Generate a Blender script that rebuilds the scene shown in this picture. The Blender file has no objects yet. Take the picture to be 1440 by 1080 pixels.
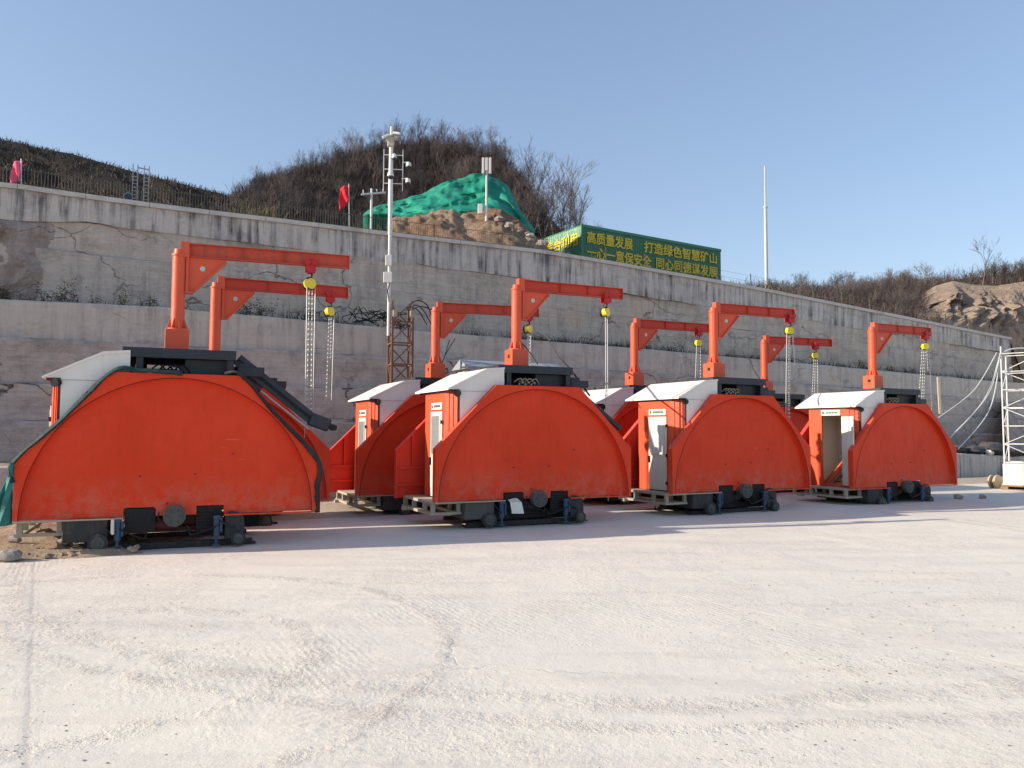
import bpy, math, random
import numpy as np
from mathutils import Vector, Matrix
random.seed(7); rng = np.random.default_rng(11)
S = bpy.context.scene; COL = S.collection
PI = math.pi
# ------------------------------------------------------------------ camera geometry (used to plan real positions)
F, PIT, ROL, H = 1092.2, 0.059, 0.0044, 1.68
CP, SP, CR, SR = math.cos(PIT), math.sin(PIT), math.cos(ROL), math.sin(ROL)
def ray(px, py):
    a, b = px-720, py-540
    cx, cy = a*CR+b*SR, -a*SR+b*CR
    u = -cy/F
    return Vector((cx/F, CP-u*SP, SP+u*CP))
def at(px, py, Y):
    d = ray(px, py); return Vector((0, 0, H))+d*(Y/d.y)
U = Vector((.894, .448, 0)); N = Vector((-.448, .894, 0)); P0 = Vector((-4.1, 18.2, 0))
def wp(px, py, o):                       # pixel on a wall plane set back o -> (s, z)
    d = ray(px, py); t = (o+P0.dot(N))/d.dot(N)
    p = Vector((0, 0, H))+d*t
    return (p-P0).dot(U), p.z
def wpos(s, o, z): return P0+U*s+N*o+Vector((0, 0, z))
def interp(x, pts):
    if x <= pts[0][0]: return pts[0][1]
    for (a, b), (c, d) in zip(pts, pts[1:]):
        if x <= c: return b+(d-b)*(x-a)/(c-a)
    return pts[-1][1]
# ------------------------------------------------------------------ mesh builder
class MB:
    def __init__(s): s.v = []; s.f = []
    def add(s, vs, fs):
        k = len(s.v); s.v += [tuple(v) for v in vs]; s.f += [tuple(i+k for i in f) for f in fs]; return s
    def box(s, x0, x1, y0, y1, z0, z1, M=None):
        vs = [Vector((x, y, z)) for z in (z0, z1) for y in (y0, y1) for x in (x0, x1)]
        if M is not None: vs = [M@v for v in vs]
        return s.add(vs, [(0, 2, 3, 1), (4, 5, 7, 6), (0, 1, 5, 4), (2, 6, 7, 3), (0, 4, 6, 2), (1, 3, 7, 5)])
    def bbox(s, x0, x1, y0, y1, z0, z1, b=.01, M=None):   # bevelled box
        X = (x0, x1); Y = (y0, y1); Z = (z0, z1); vs = []; idx = {}
        for i in (0, 1):
            for j in (0, 1):
                for k in (0, 1):
                    sx, sy, sz = (1-2*i)*b, (1-2*j)*b, (1-2*k)*b
                    for a, p in enumerate(((X[i], Y[j]+sy, Z[k]+sz), (X[i]+sx, Y[j], Z[k]+sz), (X[i]+sx, Y[j]+sy, Z[k]))):
                        idx[i, j, k, a] = len(vs); vs.append(Vector(p))
        fs = []
        for i in (0, 1):
            q = [idx[i, 0, 0, 0], idx[i, 1, 0, 0], idx[i, 1, 1, 0], idx[i, 0, 1, 0]]; fs.append(q[::-1] if i == 0 else q)
            q = [idx[0, i, 0, 1], idx[0, i, 1, 1], idx[1, i, 1, 1], idx[1, i, 0, 1]]; fs.append(q[::-1] if i == 0 else q)
            q = [idx[0, 0, i, 2], idx[1, 0, i, 2], idx[1, 1, i, 2], idx[0, 1, i, 2]]; fs.append(q[::-1] if i == 0 else q)
        for i in (0, 1):
            for j in (0, 1):
                fs.append((idx[i, j, 0, 0], idx[i, j, 0, 1], idx[i, j, 1, 1], idx[i, j, 1, 0]))
                fs.append((idx[i, 0, j, 0], idx[i, 0, j, 2], idx[i, 1, j, 2], idx[i, 1, j, 0]))
                fs.append((idx[0, i, j, 1], idx[0, i, j, 2], idx[1, i, j, 2], idx[1, i, j, 1]))
                for k in (0, 1): fs.append((idx[i, j, k, 0], idx[i, j, k, 1], idx[i, j, k, 2]))
        if M is not None: vs = [M@v for v in vs]
        return s.add(vs, fs)
    def cyl(s, a, b, r0, r1=None, n=12, cap=True):
        a = Vector(a); b = Vector(b); r1 = r0 if r1 is None else r1
        d = (b-a).normalized(); q = d.orthogonal().normalized(); w = d.cross(q)
        vs = [a+(q*math.cos(2*PI*i/n)+w*math.sin(2*PI*i/n))*r0 for i in range(n)]+[b+(q*math.cos(2*PI*i/n)+w*math.sin(2*PI*i/n))*r1 for i in range(n)]
        fs = [(i, (i+1) % n, n+(i+1) % n, n+i) for i in range(n)]
        if cap: fs += [tuple(range(n))[::-1], tuple(range(n, 2*n))]
        return s.add(vs, fs)
    def beam(s, a, b, w, h):             # rectangular bar from a to b
        a = Vector(a); b = Vector(b); d = b-a; L = d.length; d.normalize()
        up = Vector((0, 0, 1)) if abs(d.z) < .95 else Vector((0, 1, 0))
        sx = d.cross(up).normalized(); u2 = sx.cross(d)
        M = Matrix((( sx.x, d.x, u2.x, a.x), (sx.y, d.y, u2.y, a.y), (sx.z, d.z, u2.z, a.z), (0, 0, 0, 1)))
        return s.box(-w/2, w/2, 0, L, -h/2, h/2, M)
    def tube(s, pts, r, n=6):
        pts = [Vector(p) for p in pts]; rings = []; q = None
        for i, p in enumerate(pts):
            d = (pts[min(i+1, len(pts)-1)]-pts[max(i-1, 0)]).normalized()
            q = d.orthogonal().normalized() if q is None else (q-d*q.dot(d)).normalized()
            w = d.cross(q); rr = r(i/(len(pts)-1)) if callable(r) else r
            rings.append([p+(q*math.cos(2*PI*k/n)+w*math.sin(2*PI*k/n))*rr for k in range(n)])
        vs = [v for R in rings for v in R]; fs = []
        for i in range(len(pts)-1):
            for k in range(n): fs.append((i*n+k, i*n+(k+1) % n, (i+1)*n+(k+1) % n, (i+1)*n+k))
        fs += [tuple(range(n))[::-1], tuple(range((len(pts)-1)*n, len(pts)*n))]
        return s.add(vs, fs)
    def prism(s, pts, y0, y1):           # polygon in xz, extruded along y
        n = len(pts); vs = [Vector((x, y0, z)) for x, z in pts]+[Vector((x, y1, z)) for x, z in pts]
        return s.add(vs, [tuple(range(n)), tuple(range(n, 2*n))[::-1]]+[(i, n+i, n+(i+1) % n, (i+1) % n) for i in range(n)])
    def grid(s, P):                      # P[i][j] points
        m = len(P[0]); vs = [p for R in P for p in R]
        return s.add(vs, [(i*m+j, i*m+j+1, (i+1)*m+j+1, (i+1)*m+j) for i in range(len(P)-1) for j in range(m-1)])
    def blob(s, c, r, sq=(1, 1, 1), n=8, jit=.2, seed=0):
        R = random.Random(seed); c = Vector(c); vs = []; fs = []
        m = n//2+1
        for i in range(m+1):
            th = PI*i/m
            for k in range(n):
                ph = 2*PI*k/n; j = 1+R.uniform(-jit, jit)
                if i in (0, m): j = 1
                vs.append(c+Vector((r*sq[0]*math.sin(th)*math.cos(ph)*j, r*sq[1]*math.sin(th)*math.sin(ph)*j, r*sq[2]*math.cos(th)*j)))
        for i in range(m):
            for k in range(n): fs.append((i*n+k, (i+1)*n+k, (i+1)*n+(k+1) % n, i*n+(k+1) % n))
        return s.add(vs, fs)
    def mesh(s, name, mat, smooth=False):
        me = bpy.data.meshes.new(name); me.from_pydata(s.v, [], s.f); me.materials.append(mat)
        if smooth:
            me.polygons.foreach_set('use_smooth', [True]*len(me.polygons))
            try: me.set_sharp_from_angle(angle=math.radians(40))
            except Exception: pass
        me.update(); return me
    def build(s, name, mat, parent=None, smooth=False):
        o = bpy.data.objects.new(name, s.mesh(name, mat, smooth)); COL.objects.link(o)
        if parent: o.parent = parent
        return o
def tag(o, label=None, cat=None, group=None, kind=None):
    if label: o['label'] = label
    if cat: o['category'] = cat
    if group: o['group'] = group
    if kind: o['kind'] = kind
    return o
def empty(name, loc=(0, 0, 0), rz=0, label=None, cat=None, group=None):
    o = bpy.data.objects.new(name, None); COL.objects.link(o); o.location = loc; o.rotation_euler = (0, 0, rz)
    o.empty_display_size = .2
    return tag(o, label, cat, group)
def npmesh(name, V, Fq, mat, k=4):
    me = bpy.data.meshes.new(name); me.vertices.add(len(V)); me.vertices.foreach_set('co', V.astype('f').ravel())
    me.loops.add(Fq.size); me.loops.foreach_set('vertex_index', Fq.astype('i').ravel())
    me.polygons.add(len(Fq)); me.polygons.foreach_set('loop_start', np.arange(0, Fq.size, k).astype('i'))
    try: me.polygons.foreach_set('loop_total', np.full(len(Fq), k).astype('i'))
    except Exception: pass
    me.materials.append(mat); me.update(calc_edges=True); me.validate()
    o = bpy.data.objects.new(name, me); COL.objects.link(o); return o
# smooth value noise for geometry
_T = rng.random((64, 64))
def vn(x, y):
    xi, yi = math.floor(x), math.floor(y); fx, fy = x-xi, y-yi
    fx = fx*fx*(3-2*fx); fy = fy*fy*(3-2*fy)
    a, b, c, d = _T[xi % 64, yi % 64], _T[(xi+1) % 64, yi % 64], _T[xi % 64, (yi+1) % 64], _T[(xi+1) % 64, (yi+1) % 64]
    return (a+(b-a)*fx)*(1-fy)+(c+(d-c)*fx)*fy
def fbm(x, y, o=4):
    s = 0; a = .5
    for i in range(o): s += a*(vn(x, y)-.5)*2; x = x*2.03+5.1; y = y*2.03+1.7; a *= .5
    return s
# ------------------------------------------------------------------ materials
def newmat(name):
    m = bpy.data.materials.new(name); m.use_nodes = True; nt = m.node_tree; nt.nodes.clear()
    out = nt.nodes.new('ShaderNodeOutputMaterial'); b = nt.nodes.new('ShaderNodeBsdfPrincipled')
    nt.links.new(b.outputs[0], out.inputs[0]); return m, nt, b
class NT:
    def __init__(s, nt): s.nt = nt; s.tc = nt.nodes.new('ShaderNodeTexCoord')
    def n(s, t, **k):
        x = s.nt.nodes.new(t)
        for a, b in k.items(): setattr(x, a, b)
        return x
    def l(s, a, b): s.nt.links.new(a, b)
    def mapped(s, scale=(1, 1, 1), rot=(0, 0, 0), loc=(0, 0, 0)):
        m = s.n('ShaderNodeMapping'); s.l(s.tc.outputs['Object'], m.inputs[0])
        m.inputs['Scale'].default_value = scale; m.inputs['Rotation'].default_value = rot; m.inputs['Location'].default_value = loc
        return m.outputs[0]
    def noise(s, vec, scale, det=4, rough=.55, dist=0):
        x = s.n('ShaderNodeTexNoise'); s.l(vec, x.inputs['Vector']); x.inputs['Scale'].default_value = scale
        x.inputs['Detail'].default_value = det; x.inputs['Roughness'].default_value = rough; x.inputs['Distortion'].default_value = dist
        return x.outputs['Fac']
    def vor(s, vec, scale, feat='DISTANCE_TO_EDGE'):
        x = s.n('ShaderNodeTexVoronoi', feature=feat); s.l(vec, x.inputs['Vector']); x.inputs['Scale'].default_value = scale
        return x.outputs['Distance'] if feat != 'COLOR' else x.outputs['Color']
    def ramp(s, fac, pts):
        x = s.n('ShaderNodeValToRGB'); s.l(fac, x.inputs[0]); e = x.color_ramp.elements
        e[0].position = pts[0][0]; e[0].color = c4(pts[0][1]); e[1].position = pts[-1][0]; e[1].color = c4(pts[-1][1])
        for p, c in pts[1:-1]: q = e.new(p); q.color = c4(c)
        return x.outputs[0]
    def mix(s, fac, a, b, mode='MIX'):
        x = s.n('ShaderNodeMix', data_type='RGBA', blend_type=mode)
        for v, i in ((fac, 0), (a, 6), (b, 7)):
            if isinstance(v, (int, float)): x.inputs[i].default_value = v
            elif isinstance(v, tuple): x.inputs[i].default_value = c4(v)
            else: s.l(v, x.inputs[i])
        return x.outputs[2]
    def math(s, op, a, b=0, c=0):
        x = s.n('ShaderNodeMath', operation=op)
        for v, i in ((a, 0), (b, 1), (c, 2)):
            if isinstance(v, (int, float)): x.inputs[i].default_value = v
            else: s.l(v, x.inputs[i])
        return x.outputs[0]
    def bump(s, h, strength, dist, nrm=None):
        x = s.n('ShaderNodeBump'); s.l(h, x.inputs['Height']); x.inputs['Strength'].default_value = strength; x.inputs['Distance'].default_value = dist
        if nrm: s.l(nrm, x.inputs['Normal'])
        return x.outputs[0]
def c4(c):
    if isinstance(c, (int, float)): return (c, c, c, 1)
    return tuple(c)+(1,) if len(c) == 3 else tuple(c)
def paint(name, col, rough=.45, dirt=(.3, .22, .16), amt=.35, spec=.4, chip=.0, metal=0, seed=0, dust=.25, fade=.12, splash=0):
    m, nt, b = newmat(name); k = NT(nt); oi = k.n('ShaderNodeObjectInfo'); ad = k.n('ShaderNodeVectorMath', operation='ADD'); k.l(k.tc.outputs['Object'], ad.inputs[0]); k.l(oi.outputs['Location'], ad.inputs[1])
    k.tc = type('T', (), {'outputs': {'Object': ad.outputs[0]}})(); v = k.mapped(loc=(seed, seed*2, 0))
    n1 = k.noise(v, .7, 6, .62, .6); n2 = k.noise(k.mapped(scale=(3, 3, .5), loc=(seed, 3, 0)), 4, 6, .65); n3 = k.noise(v, 22, 5, .7)
    base = k.mix(k.ramp(n1, [(.35, 0), (.7, 1)]), col, tuple(min(1, c*(1-fade)+(.02*fade if fade > 0 else -.08*fade)) for c in col))
    base = k.mix(k.math('MULTIPLY', k.ramp(n2, [(.5, 0), (.75, 1)]), amt), base, dirt)
    if splash:
        szz = k.n('ShaderNodeSeparateXYZ'); k.l(k.n('ShaderNodeTexCoord').outputs['Object'], szz.inputs[0])
        low = k.n('ShaderNodeMapRange'); k.l(szz.outputs['Z'], low.inputs[0]); low.inputs[1].default_value = 1.05; low.inputs[2].default_value = .42
        base = k.mix(k.math('MULTIPLY', k.math('MULTIPLY', low.outputs[0], k.ramp(k.noise(v, 5, 8, .75), [(.42, 0), (.62, 1)])), splash), base, (.42, .27, .19))
        scr = k.noise(k.mapped(scale=(.6, 1, 9), rot=(0, .5, 0)), 5, 4, .5); scm = k.ramp(k.noise(v, 1.4, 3), [(.56, 0), (.64, 1)])
        base = k.mix(k.math('MULTIPLY', k.math('MULTIPLY', k.ramp(scr, [(.66, 0), (.69, 1)]), scm), .3), base, (.75, .25, .16))
    if chip: base = k.mix(k.math('MULTIPLY', k.ramp(n3, [(.62, 0), (.68, 1)]), chip), base, (.09, .045, .03))
    # settled dust on upward faces is a thin real layer
    g = k.n('ShaderNodeNewGeometry'); sp = k.n('ShaderNodeSeparateXYZ'); k.l(g.outputs['Normal'], sp.inputs[0])
    up = k.math('MULTIPLY', k.ramp(sp.outputs['Z'], [(.5, 0), (.95, 1)]), k.math('MULTIPLY', k.ramp(n2, [(.25, 0), (.6, 1)]), dust))
    base = k.mix(up, base, (.5, .45, .4))
    k.l(base, b.inputs['Base Color'])
    k.l(k.ramp(n2, [(.3, max(rough-.12, .05)), (.8, min(rough+.2, 1))]), b.inputs['Roughness'])
    b.inputs['Metallic'].default_value = metal; b.inputs['Specular IOR Level'].default_value = spec
    k.l(k.bump(k.math('ADD', k.noise(v, 1.7, 3), k.math('MULTIPLY', n3, .05)), .4, .045), b.inputs['Normal'])
    return m
M = {}
M['orange'] = paint('orange_paint', (.66, .043, .010), .5, (.50, .052, .022), .4, .18, .03, fade=-.12, splash=.4)
M['orange2'] = paint('orange_crane', (.70, .095, .036), .45, (.50, .10, .055), .45, .4, .25, seed=3)
M['jib'] = paint('jib_red', (.56, .052, .026), .5, (.30, .08, .045), .5, .3, .3, seed=37)
M['rustbeam'] = paint('worn_orange', (.56, .075, .04), .6, (.23, .09, .055), .85, .3, .6, seed=5)
M['redpan'] = paint('red_inner', (.66, .04, .018), .5, (.40, .03, .02), .35, .3, .05, seed=8)
M['white'] = paint('white_panel', (.76, .72, .67), .45, (.52, .47, .41), .3, .3, seed=2, fade=.05)
M['cream'] = paint('cream_door', (.70, .67, .57), .5, (.45, .36, .26), .25, .3, seed=4, fade=.05)
M['beige'] = paint('beige_steel', (.42, .37, .29), .6, (.25, .20, .15), .5, .3, .2, seed=6)
M['navy'] = paint('dark_steel', (.022, .027, .038), .5, (.10, .085, .07), .35, .4, .1, seed=7)
M['chassis'] = paint('chassis_grey', (.035, .037, .04), .65, (.16, .13, .10), .5, .3, .1, seed=9)
M['graph'] = paint('grey_weight', (.085, .09, .085), .7, (.2, .17, .13), .4, .25, seed=10)
M['blue'] = paint('blue_jack', (.022, .062, .125), .5, (.12, .11, .1), .35, .4, .1, seed=11)
M['black'] = paint('black_rubber', (.012, .012, .013), .7, (.06, .05, .045), .4, .3, seed=12)
M['maroon'] = paint('maroon', (.12, .02, .018), .6, (.08, .05, .04), .5, seed=13)
M['seam'] = paint('rim_shade_paint', (.17, .022, .014), .7, (.10, .03, .02), .5, .2, seed=38)  # dark maroon standing in for the shadow line along the guard's arc rim
M['yellow'] = paint('yellow_hoist', (.78, .62, .03), .4, (.30, .2, .05), .3, .5, .15, seed=14)
M['chain'] = paint('galvanised', (.55, .54, .50), .45, (.35, .3, .25), .3, .5, metal=.3, seed=15)
M['redwheel'] = paint('trolley_red', (.50, .015, .02), .45, (.2, .03, .02), .4, .4, .1, seed=16)
M['mast'] = paint('mast_white', (.62, .62, .60), .45, (.3, .26, .22), .3, .4, .05, seed=17)
M['rust'] = paint('rust_tower', (.20, .105, .07), .8, (.10, .05, .035), .7, .2, .3, seed=18)
M['green'] = paint('green_sheet', (.035, .16, .075), .45, (.03, .09, .05), .4, .4, seed=19)
M['ltgreen'] = paint('light_green_sheet', (.055, .22, .11), .45, (.10, .2, .12), .35, .4, seed=20)
M['gold'] = paint('yellow_letters', (.75, .55, .03), .5, (.5, .33, .04), .3, .4, seed=21)
M['pink'] = paint('pink_flag', (.80, .12, .24), .8, (.7, .15, .22), .3, .1, seed=22)
M['redflag'] = paint('red_flag', (.62, .03, .045), .8, (.5, .05, .06), .3, .1, seed=23)
M['fence'] = paint('fence_steel', (.115, .105, .08), .7, (.16, .09, .06), .5, .2, seed=24)
M['kiosk'] = paint('kiosk_white', (.50, .52, .53), .5, (.3, .3, .3), .3, .4, seed=25)
M['kioskroof'] = paint('kiosk_roof', (.30, .33, .36), .5, (.2, .2, .2), .3, .4, seed=26)
M['glass'] = paint('dark_glass', (.02, .025, .03), .12, (.05, .05, .05), .1, .6, seed=27)
M['pane'] = paint('door_pane', (.24, .25, .27), .2, (.3, .3, .28), .3, .5, seed=28, dust=0)
M['creamblock'] = paint('cream_block', (.74, .70, .58), .55, (.5, .42, .3), .25, .3, seed=29, fade=.04)
M['wood'] = paint('pallet_wood', (.30, .20, .11), .85, (.15, .1, .06), .6, .15, seed=30)
M['textgreen'] = paint('sign_green', (.04, .16, .07), .5, (.1, .1, .05), .1, .3, seed=31)
M['textgrey'] = paint('sign_grey', (.16, .16, .15), .5, (.2, .18, .15), .1, .3, seed=32)
M['paper'] = paint('sign_white', (.72, .71, .66), .5, (.5, .45, .38), .2, .3, seed=33)
M['bluetxt'] = paint('notice_blue', (.08, .14, .3), .6, (.1, .1, .1), .1, .3, seed=34)
M['tarpdark'] = paint('dark_tarp', (.014, .014, .015), .6, (.09, .075, .065), .5, .4, seed=35)
M['yellabel'] = paint('label_yellow', (.7, .5, .05), .5, (.5, .4, .1), .2, .3, seed=36)
def netting(name, col, col2):
    m, nt, b = newmat(name); k = NT(nt); v = k.mapped()
    n = k.noise(v, .9, 6, .65, .6); n2 = k.noise(k.mapped(scale=(1, 1, 3)), 7, 5, .7)
    base = k.mix(k.ramp(n, [(.35, 0), (.65, 1)]), col, col2)
    base = k.mix(k.ramp(n2, [(.55, 0), (.8, .5)]), base, (.16, .13, .09))
    k.l(base, b.inputs['Base Color']); b.inputs['Roughness'].default_value = .65; b.inputs['Specular IOR Level'].default_value = .25
    k.l(k.bump(k.math('ADD', n, k.math('MULTIPLY', n2, .4)), .6, .12), b.inputs['Normal']); return m
M['net'] = netting('green_dust_net', (.006, .13, .095), (.01, .29, .18))
M['tarpgreen'] = netting('teal_tarp', (.02, .065, .06), (.018, .03, .035))
M['tealtarp'] = netting('teal_tarp_light', (.05, .26, .23), (.03, .14, .13))
# concrete / rock
def rock(name, c0, c1, c2, crack=.5, crs=.55, streak=0., stain=.3, bumpd=.06, lines=0.):
    m, nt, b = newmat(name); k = NT(nt)
    R = -math.atan2(.448, .894)
    v = k.mapped(rot=(0, 0, R))
    n1 = k.noise(v, .35, 6, .6, .4); n2 = k.noise(v, 2.2, 7, .65); n3 = k.noise(v, 16, 6, .7)
    base = k.mix(k.ramp(n1, [(.3, 0), (.7, 1)]), c0, c1)
    base = k.mix(k.math('MULTIPLY', k.ramp(n2, [(.45, 0), (.75, 1)]), stain), base, c2)
    base = k.mix(k.math('MULTIPLY', k.ramp(n3, [(.4, 0), (.7, 1)]), .22), base, c2)
    # vertical streaks (old run-off stains)
    if streak:
        vs = k.mapped(scale=(2.6, 2.6, .16), rot=(0, 0, R)); s1 = k.noise(vs, 1.9, 8, .75)
        mask = k.noise(k.mapped(scale=(1, 1, 1.6), rot=(0, 0, R)), .8, 4, .6)
        st = k.math('MULTIPLY', k.ramp(s1, [(.46, 0), (.60, 1)]), k.ramp(mask, [(.30, .15), (.6, 1)]))
        base = k.mix(k.math('MULTIPLY', st, streak), base, (.055, .058, .068))
        s2 = k.noise(vs, 4.5, 5, .7)
        base = k.mix(k.math('MULTIPLY', k.ramp(s2, [(.55, 0), (.75, 1)]), streak*.25), base, (.55, .53, .5))
    bl = k.noise(k.mapped(loc=(7, 3, 1), rot=(0, 0, R)), .5, 7, .7, .8)
    base = k.mix(k.ramp(bl, [(.53, 0), (.68, .55 if crack else .12)]), base, tuple(x*y for x, y in zip(c1, (.98, .82, .66))))
    base = k.mix(k.ramp(k.noise(k.mapped(loc=(17, 3, 1), scale=(1, 1, 1.7), rot=(0, 0, R)), 1.3, 8, .72, .5), [(.52, 0), (.70, .5)]), base, tuple(x*.5 for x in c2))
    # cracks: distorted cell edges, only in patches
    h = n2
    if crack:
        dv = k.n('ShaderNodeVectorMath', operation='ADD'); nn = k.n('ShaderNodeTexNoise'); k.l(v, nn.inputs['Vector']); nn.inputs['Scale'].default_value = 1.1; nn.inputs['Detail'].default_value = 5
        sc = k.n('ShaderNodeVectorMath', operation='SCALE'); k.l(nn.outputs['Color'], sc.inputs[0]); sc.inputs['Scale'].default_value = 1.5
        k.l(k.mapped(scale=(.6, 1, 1.25), rot=(0, .35, R)), dv.inputs[0]); k.l(sc.outputs[0], dv.inputs[1])
        e = k.vor(dv.outputs[0], crs); cr = k.ramp(e, [(.0, 1), (.011, 0)])
        pm = k.ramp(k.noise(v, .55, 3, .5), [(.47, 0), (.56, 1)])
        cm = k.math('MULTIPLY', cr, pm)
        base = k.mix(k.math('MULTIPLY', cm, crack), base, (.045, .035, .032))
        e2_ = k.vor(dv.outputs[0], crs*2.7); cm2 = k.math('MULTIPLY', k.ramp(e2_, [(0, 1), (.02, 0)]), k.ramp(k.noise(k.mapped(loc=(2, 9, 4)), .7, 3, .5), [(.55, 0), (.62, 1)]))
        base = k.mix(k.math('MULTIPLY', cm2, crack*.45), base, (.07, .06, .055))
        h = k.math('SUBTRACT', n2, k.math('MULTIPLY', cm, 1.2))
    if lines:                            # horizontal saw marks
        w = k.noise(k.mapped(scale=(.25, .25, 9), rot=(0, 0, R)), 2, 4, .6)
        base = k.mix(k.math('MULTIPLY', k.ramp(w, [(.45, 0), (.7, 1)]), lines), base, c2)
        h = k.math('ADD', h, k.math('MULTIPLY', w, .5))
    k.l(base, b.inputs['Base Color']); b.inputs['Roughness'].default_value = .9; b.inputs['Specular IOR Level'].default_value = .15
    k.l(k.bump(k.math('ADD', h, k.math('MULTIPLY', n3, .25)), .55, bumpd), b.inputs['Normal']); return m
M['sawn'] = rock('sawn_rock', (.53, .46, .395), (.61, .535, .465), (.30, .25, .215), .7, .5, .3, .5, .08, .3)
M['lower'] = rock('lower_rock', (.50, .435, .385), (.60, .52, .46), (.25, .20, .18), .95, .36, .15, .6, .10, .3)
M['conc'] = rock('concrete_band', (.52, .475, .435), (.61, .56, .515), (.30, .28, .265), 0, .5, .9, .3, .03)
M['conc2'] = rock('concrete_ledge', (.52, .46, .405), (.60, .535, .475), (.40, .35, .31), .25, .3, .35, .3, .03, .25)
M['cap'] = rock('coping', (.52, .49, .46), (.60, .57, .53), (.42, .39, .36), 0, .5, .1, .3, .02)
M['rough'] = rock('rough_rock', (.38, .32, .285), (.47, .40, .35), (.24, .175, .14), .9, .9, .3, .7, .25)
M['cliff'] = rock('cliff_rock', (.42, .33, .235), (.33, .23, .165), (.20, .135, .10), .5, .9, .5, .6, .35)
M['stone'] = rock('loose_stone', (.30, .27, .24), (.38, .35, .31), (.2, .17, .15), 0, .5, 0, .4, .05)
def earth(name, c0, c1, c2, bd=.12):
    m, nt, b = newmat(name); k = NT(nt); v = k.mapped()
    n1 = k.noise(v, .25, 6, .62); n2 = k.noise(v, 2.5, 7, .7); n3 = k.noise(v, 14, 5, .75)
    base = k.mix(k.ramp(n1, [(.38, 0), (.62, 1)]), c0, c1)
    base = k.mix(k.ramp(n2, [(.45, 0), (.7, .8)]), base, c2)
    base = k.mix(k.ramp(n3, [(.5, 0), (.75, .4)]), base, c0)
    k.l(base, b.inputs['Base Color']); b.inputs['Roughness'].default_value = .95; b.inputs['Specular IOR Level'].default_value = .1
    k.l(k.bump(k.math('ADD', n2, k.math('MULTIPLY', n3, .5)), .8, bd), b.inputs['Normal']); return m
M['hill'] = earth('hill_soil', (.032, .025, .024), (.055, .042, .036), (.02, .018, .016), .3)
M['dirt'] = earth('brown_dirt', (.34, .24, .165), (.43, .34, .25), (.24, .155, .105), .06)
M['mound'] = earth('orange_dirt', (.24, .15, .095), (.36, .26, .175), (.12, .07, .045), .25)
M['sand'] = earth('sandy_ground', (.46, .385, .30), (.52, .45, .36), (.36, .29, .22), .05)
def plain(name, cols, rough=.85):
    m, nt, b = newmat(name); k = NT(nt); i = k.n('ShaderNodeNewGeometry')
    n = k.noise(k.mapped(), 3, 3)
    r = k.ramp(n, [(.3+.4*j/(len(cols)-1), c) for j, c in enumerate(cols)])
    hs = k.n('ShaderNodeHueSaturation'); k.l(r, hs.inputs['Color']); k.l(k.math('ADD', k.math('MULTIPLY', i.outputs['Random Per Island'], .7), .65), hs.inputs['Value'])
    k.l(hs.outputs[0], b.inputs['Base Color']); b.inputs['Roughness'].default_value = rough; b.inputs['Specular IOR Level'].default_value = .15; return m
M['bark'] = plain('grey_bark', [(.12, .095, .08), (.17, .14, .125)])
M['twig'] = plain('bare_twigs', [(.08, .065, .062), (.13, .108, .105)])
M['redtwig'] = plain('brown_twigs', [(.065, .052, .048), (.12, .095, .087)])
M['drygrass'] = plain('dry_weeds', [(.075, .06, .042), (.045, .04, .03), (.12, .10, .07)])
M['leaf'] = plain('dull_leaves', [(.05, .065, .03), (.09, .08, .045), (.035, .045, .022)])
M['olive'] = plain('olive_brush', [(.085, .085, .04), (.13, .10, .06)])
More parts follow.
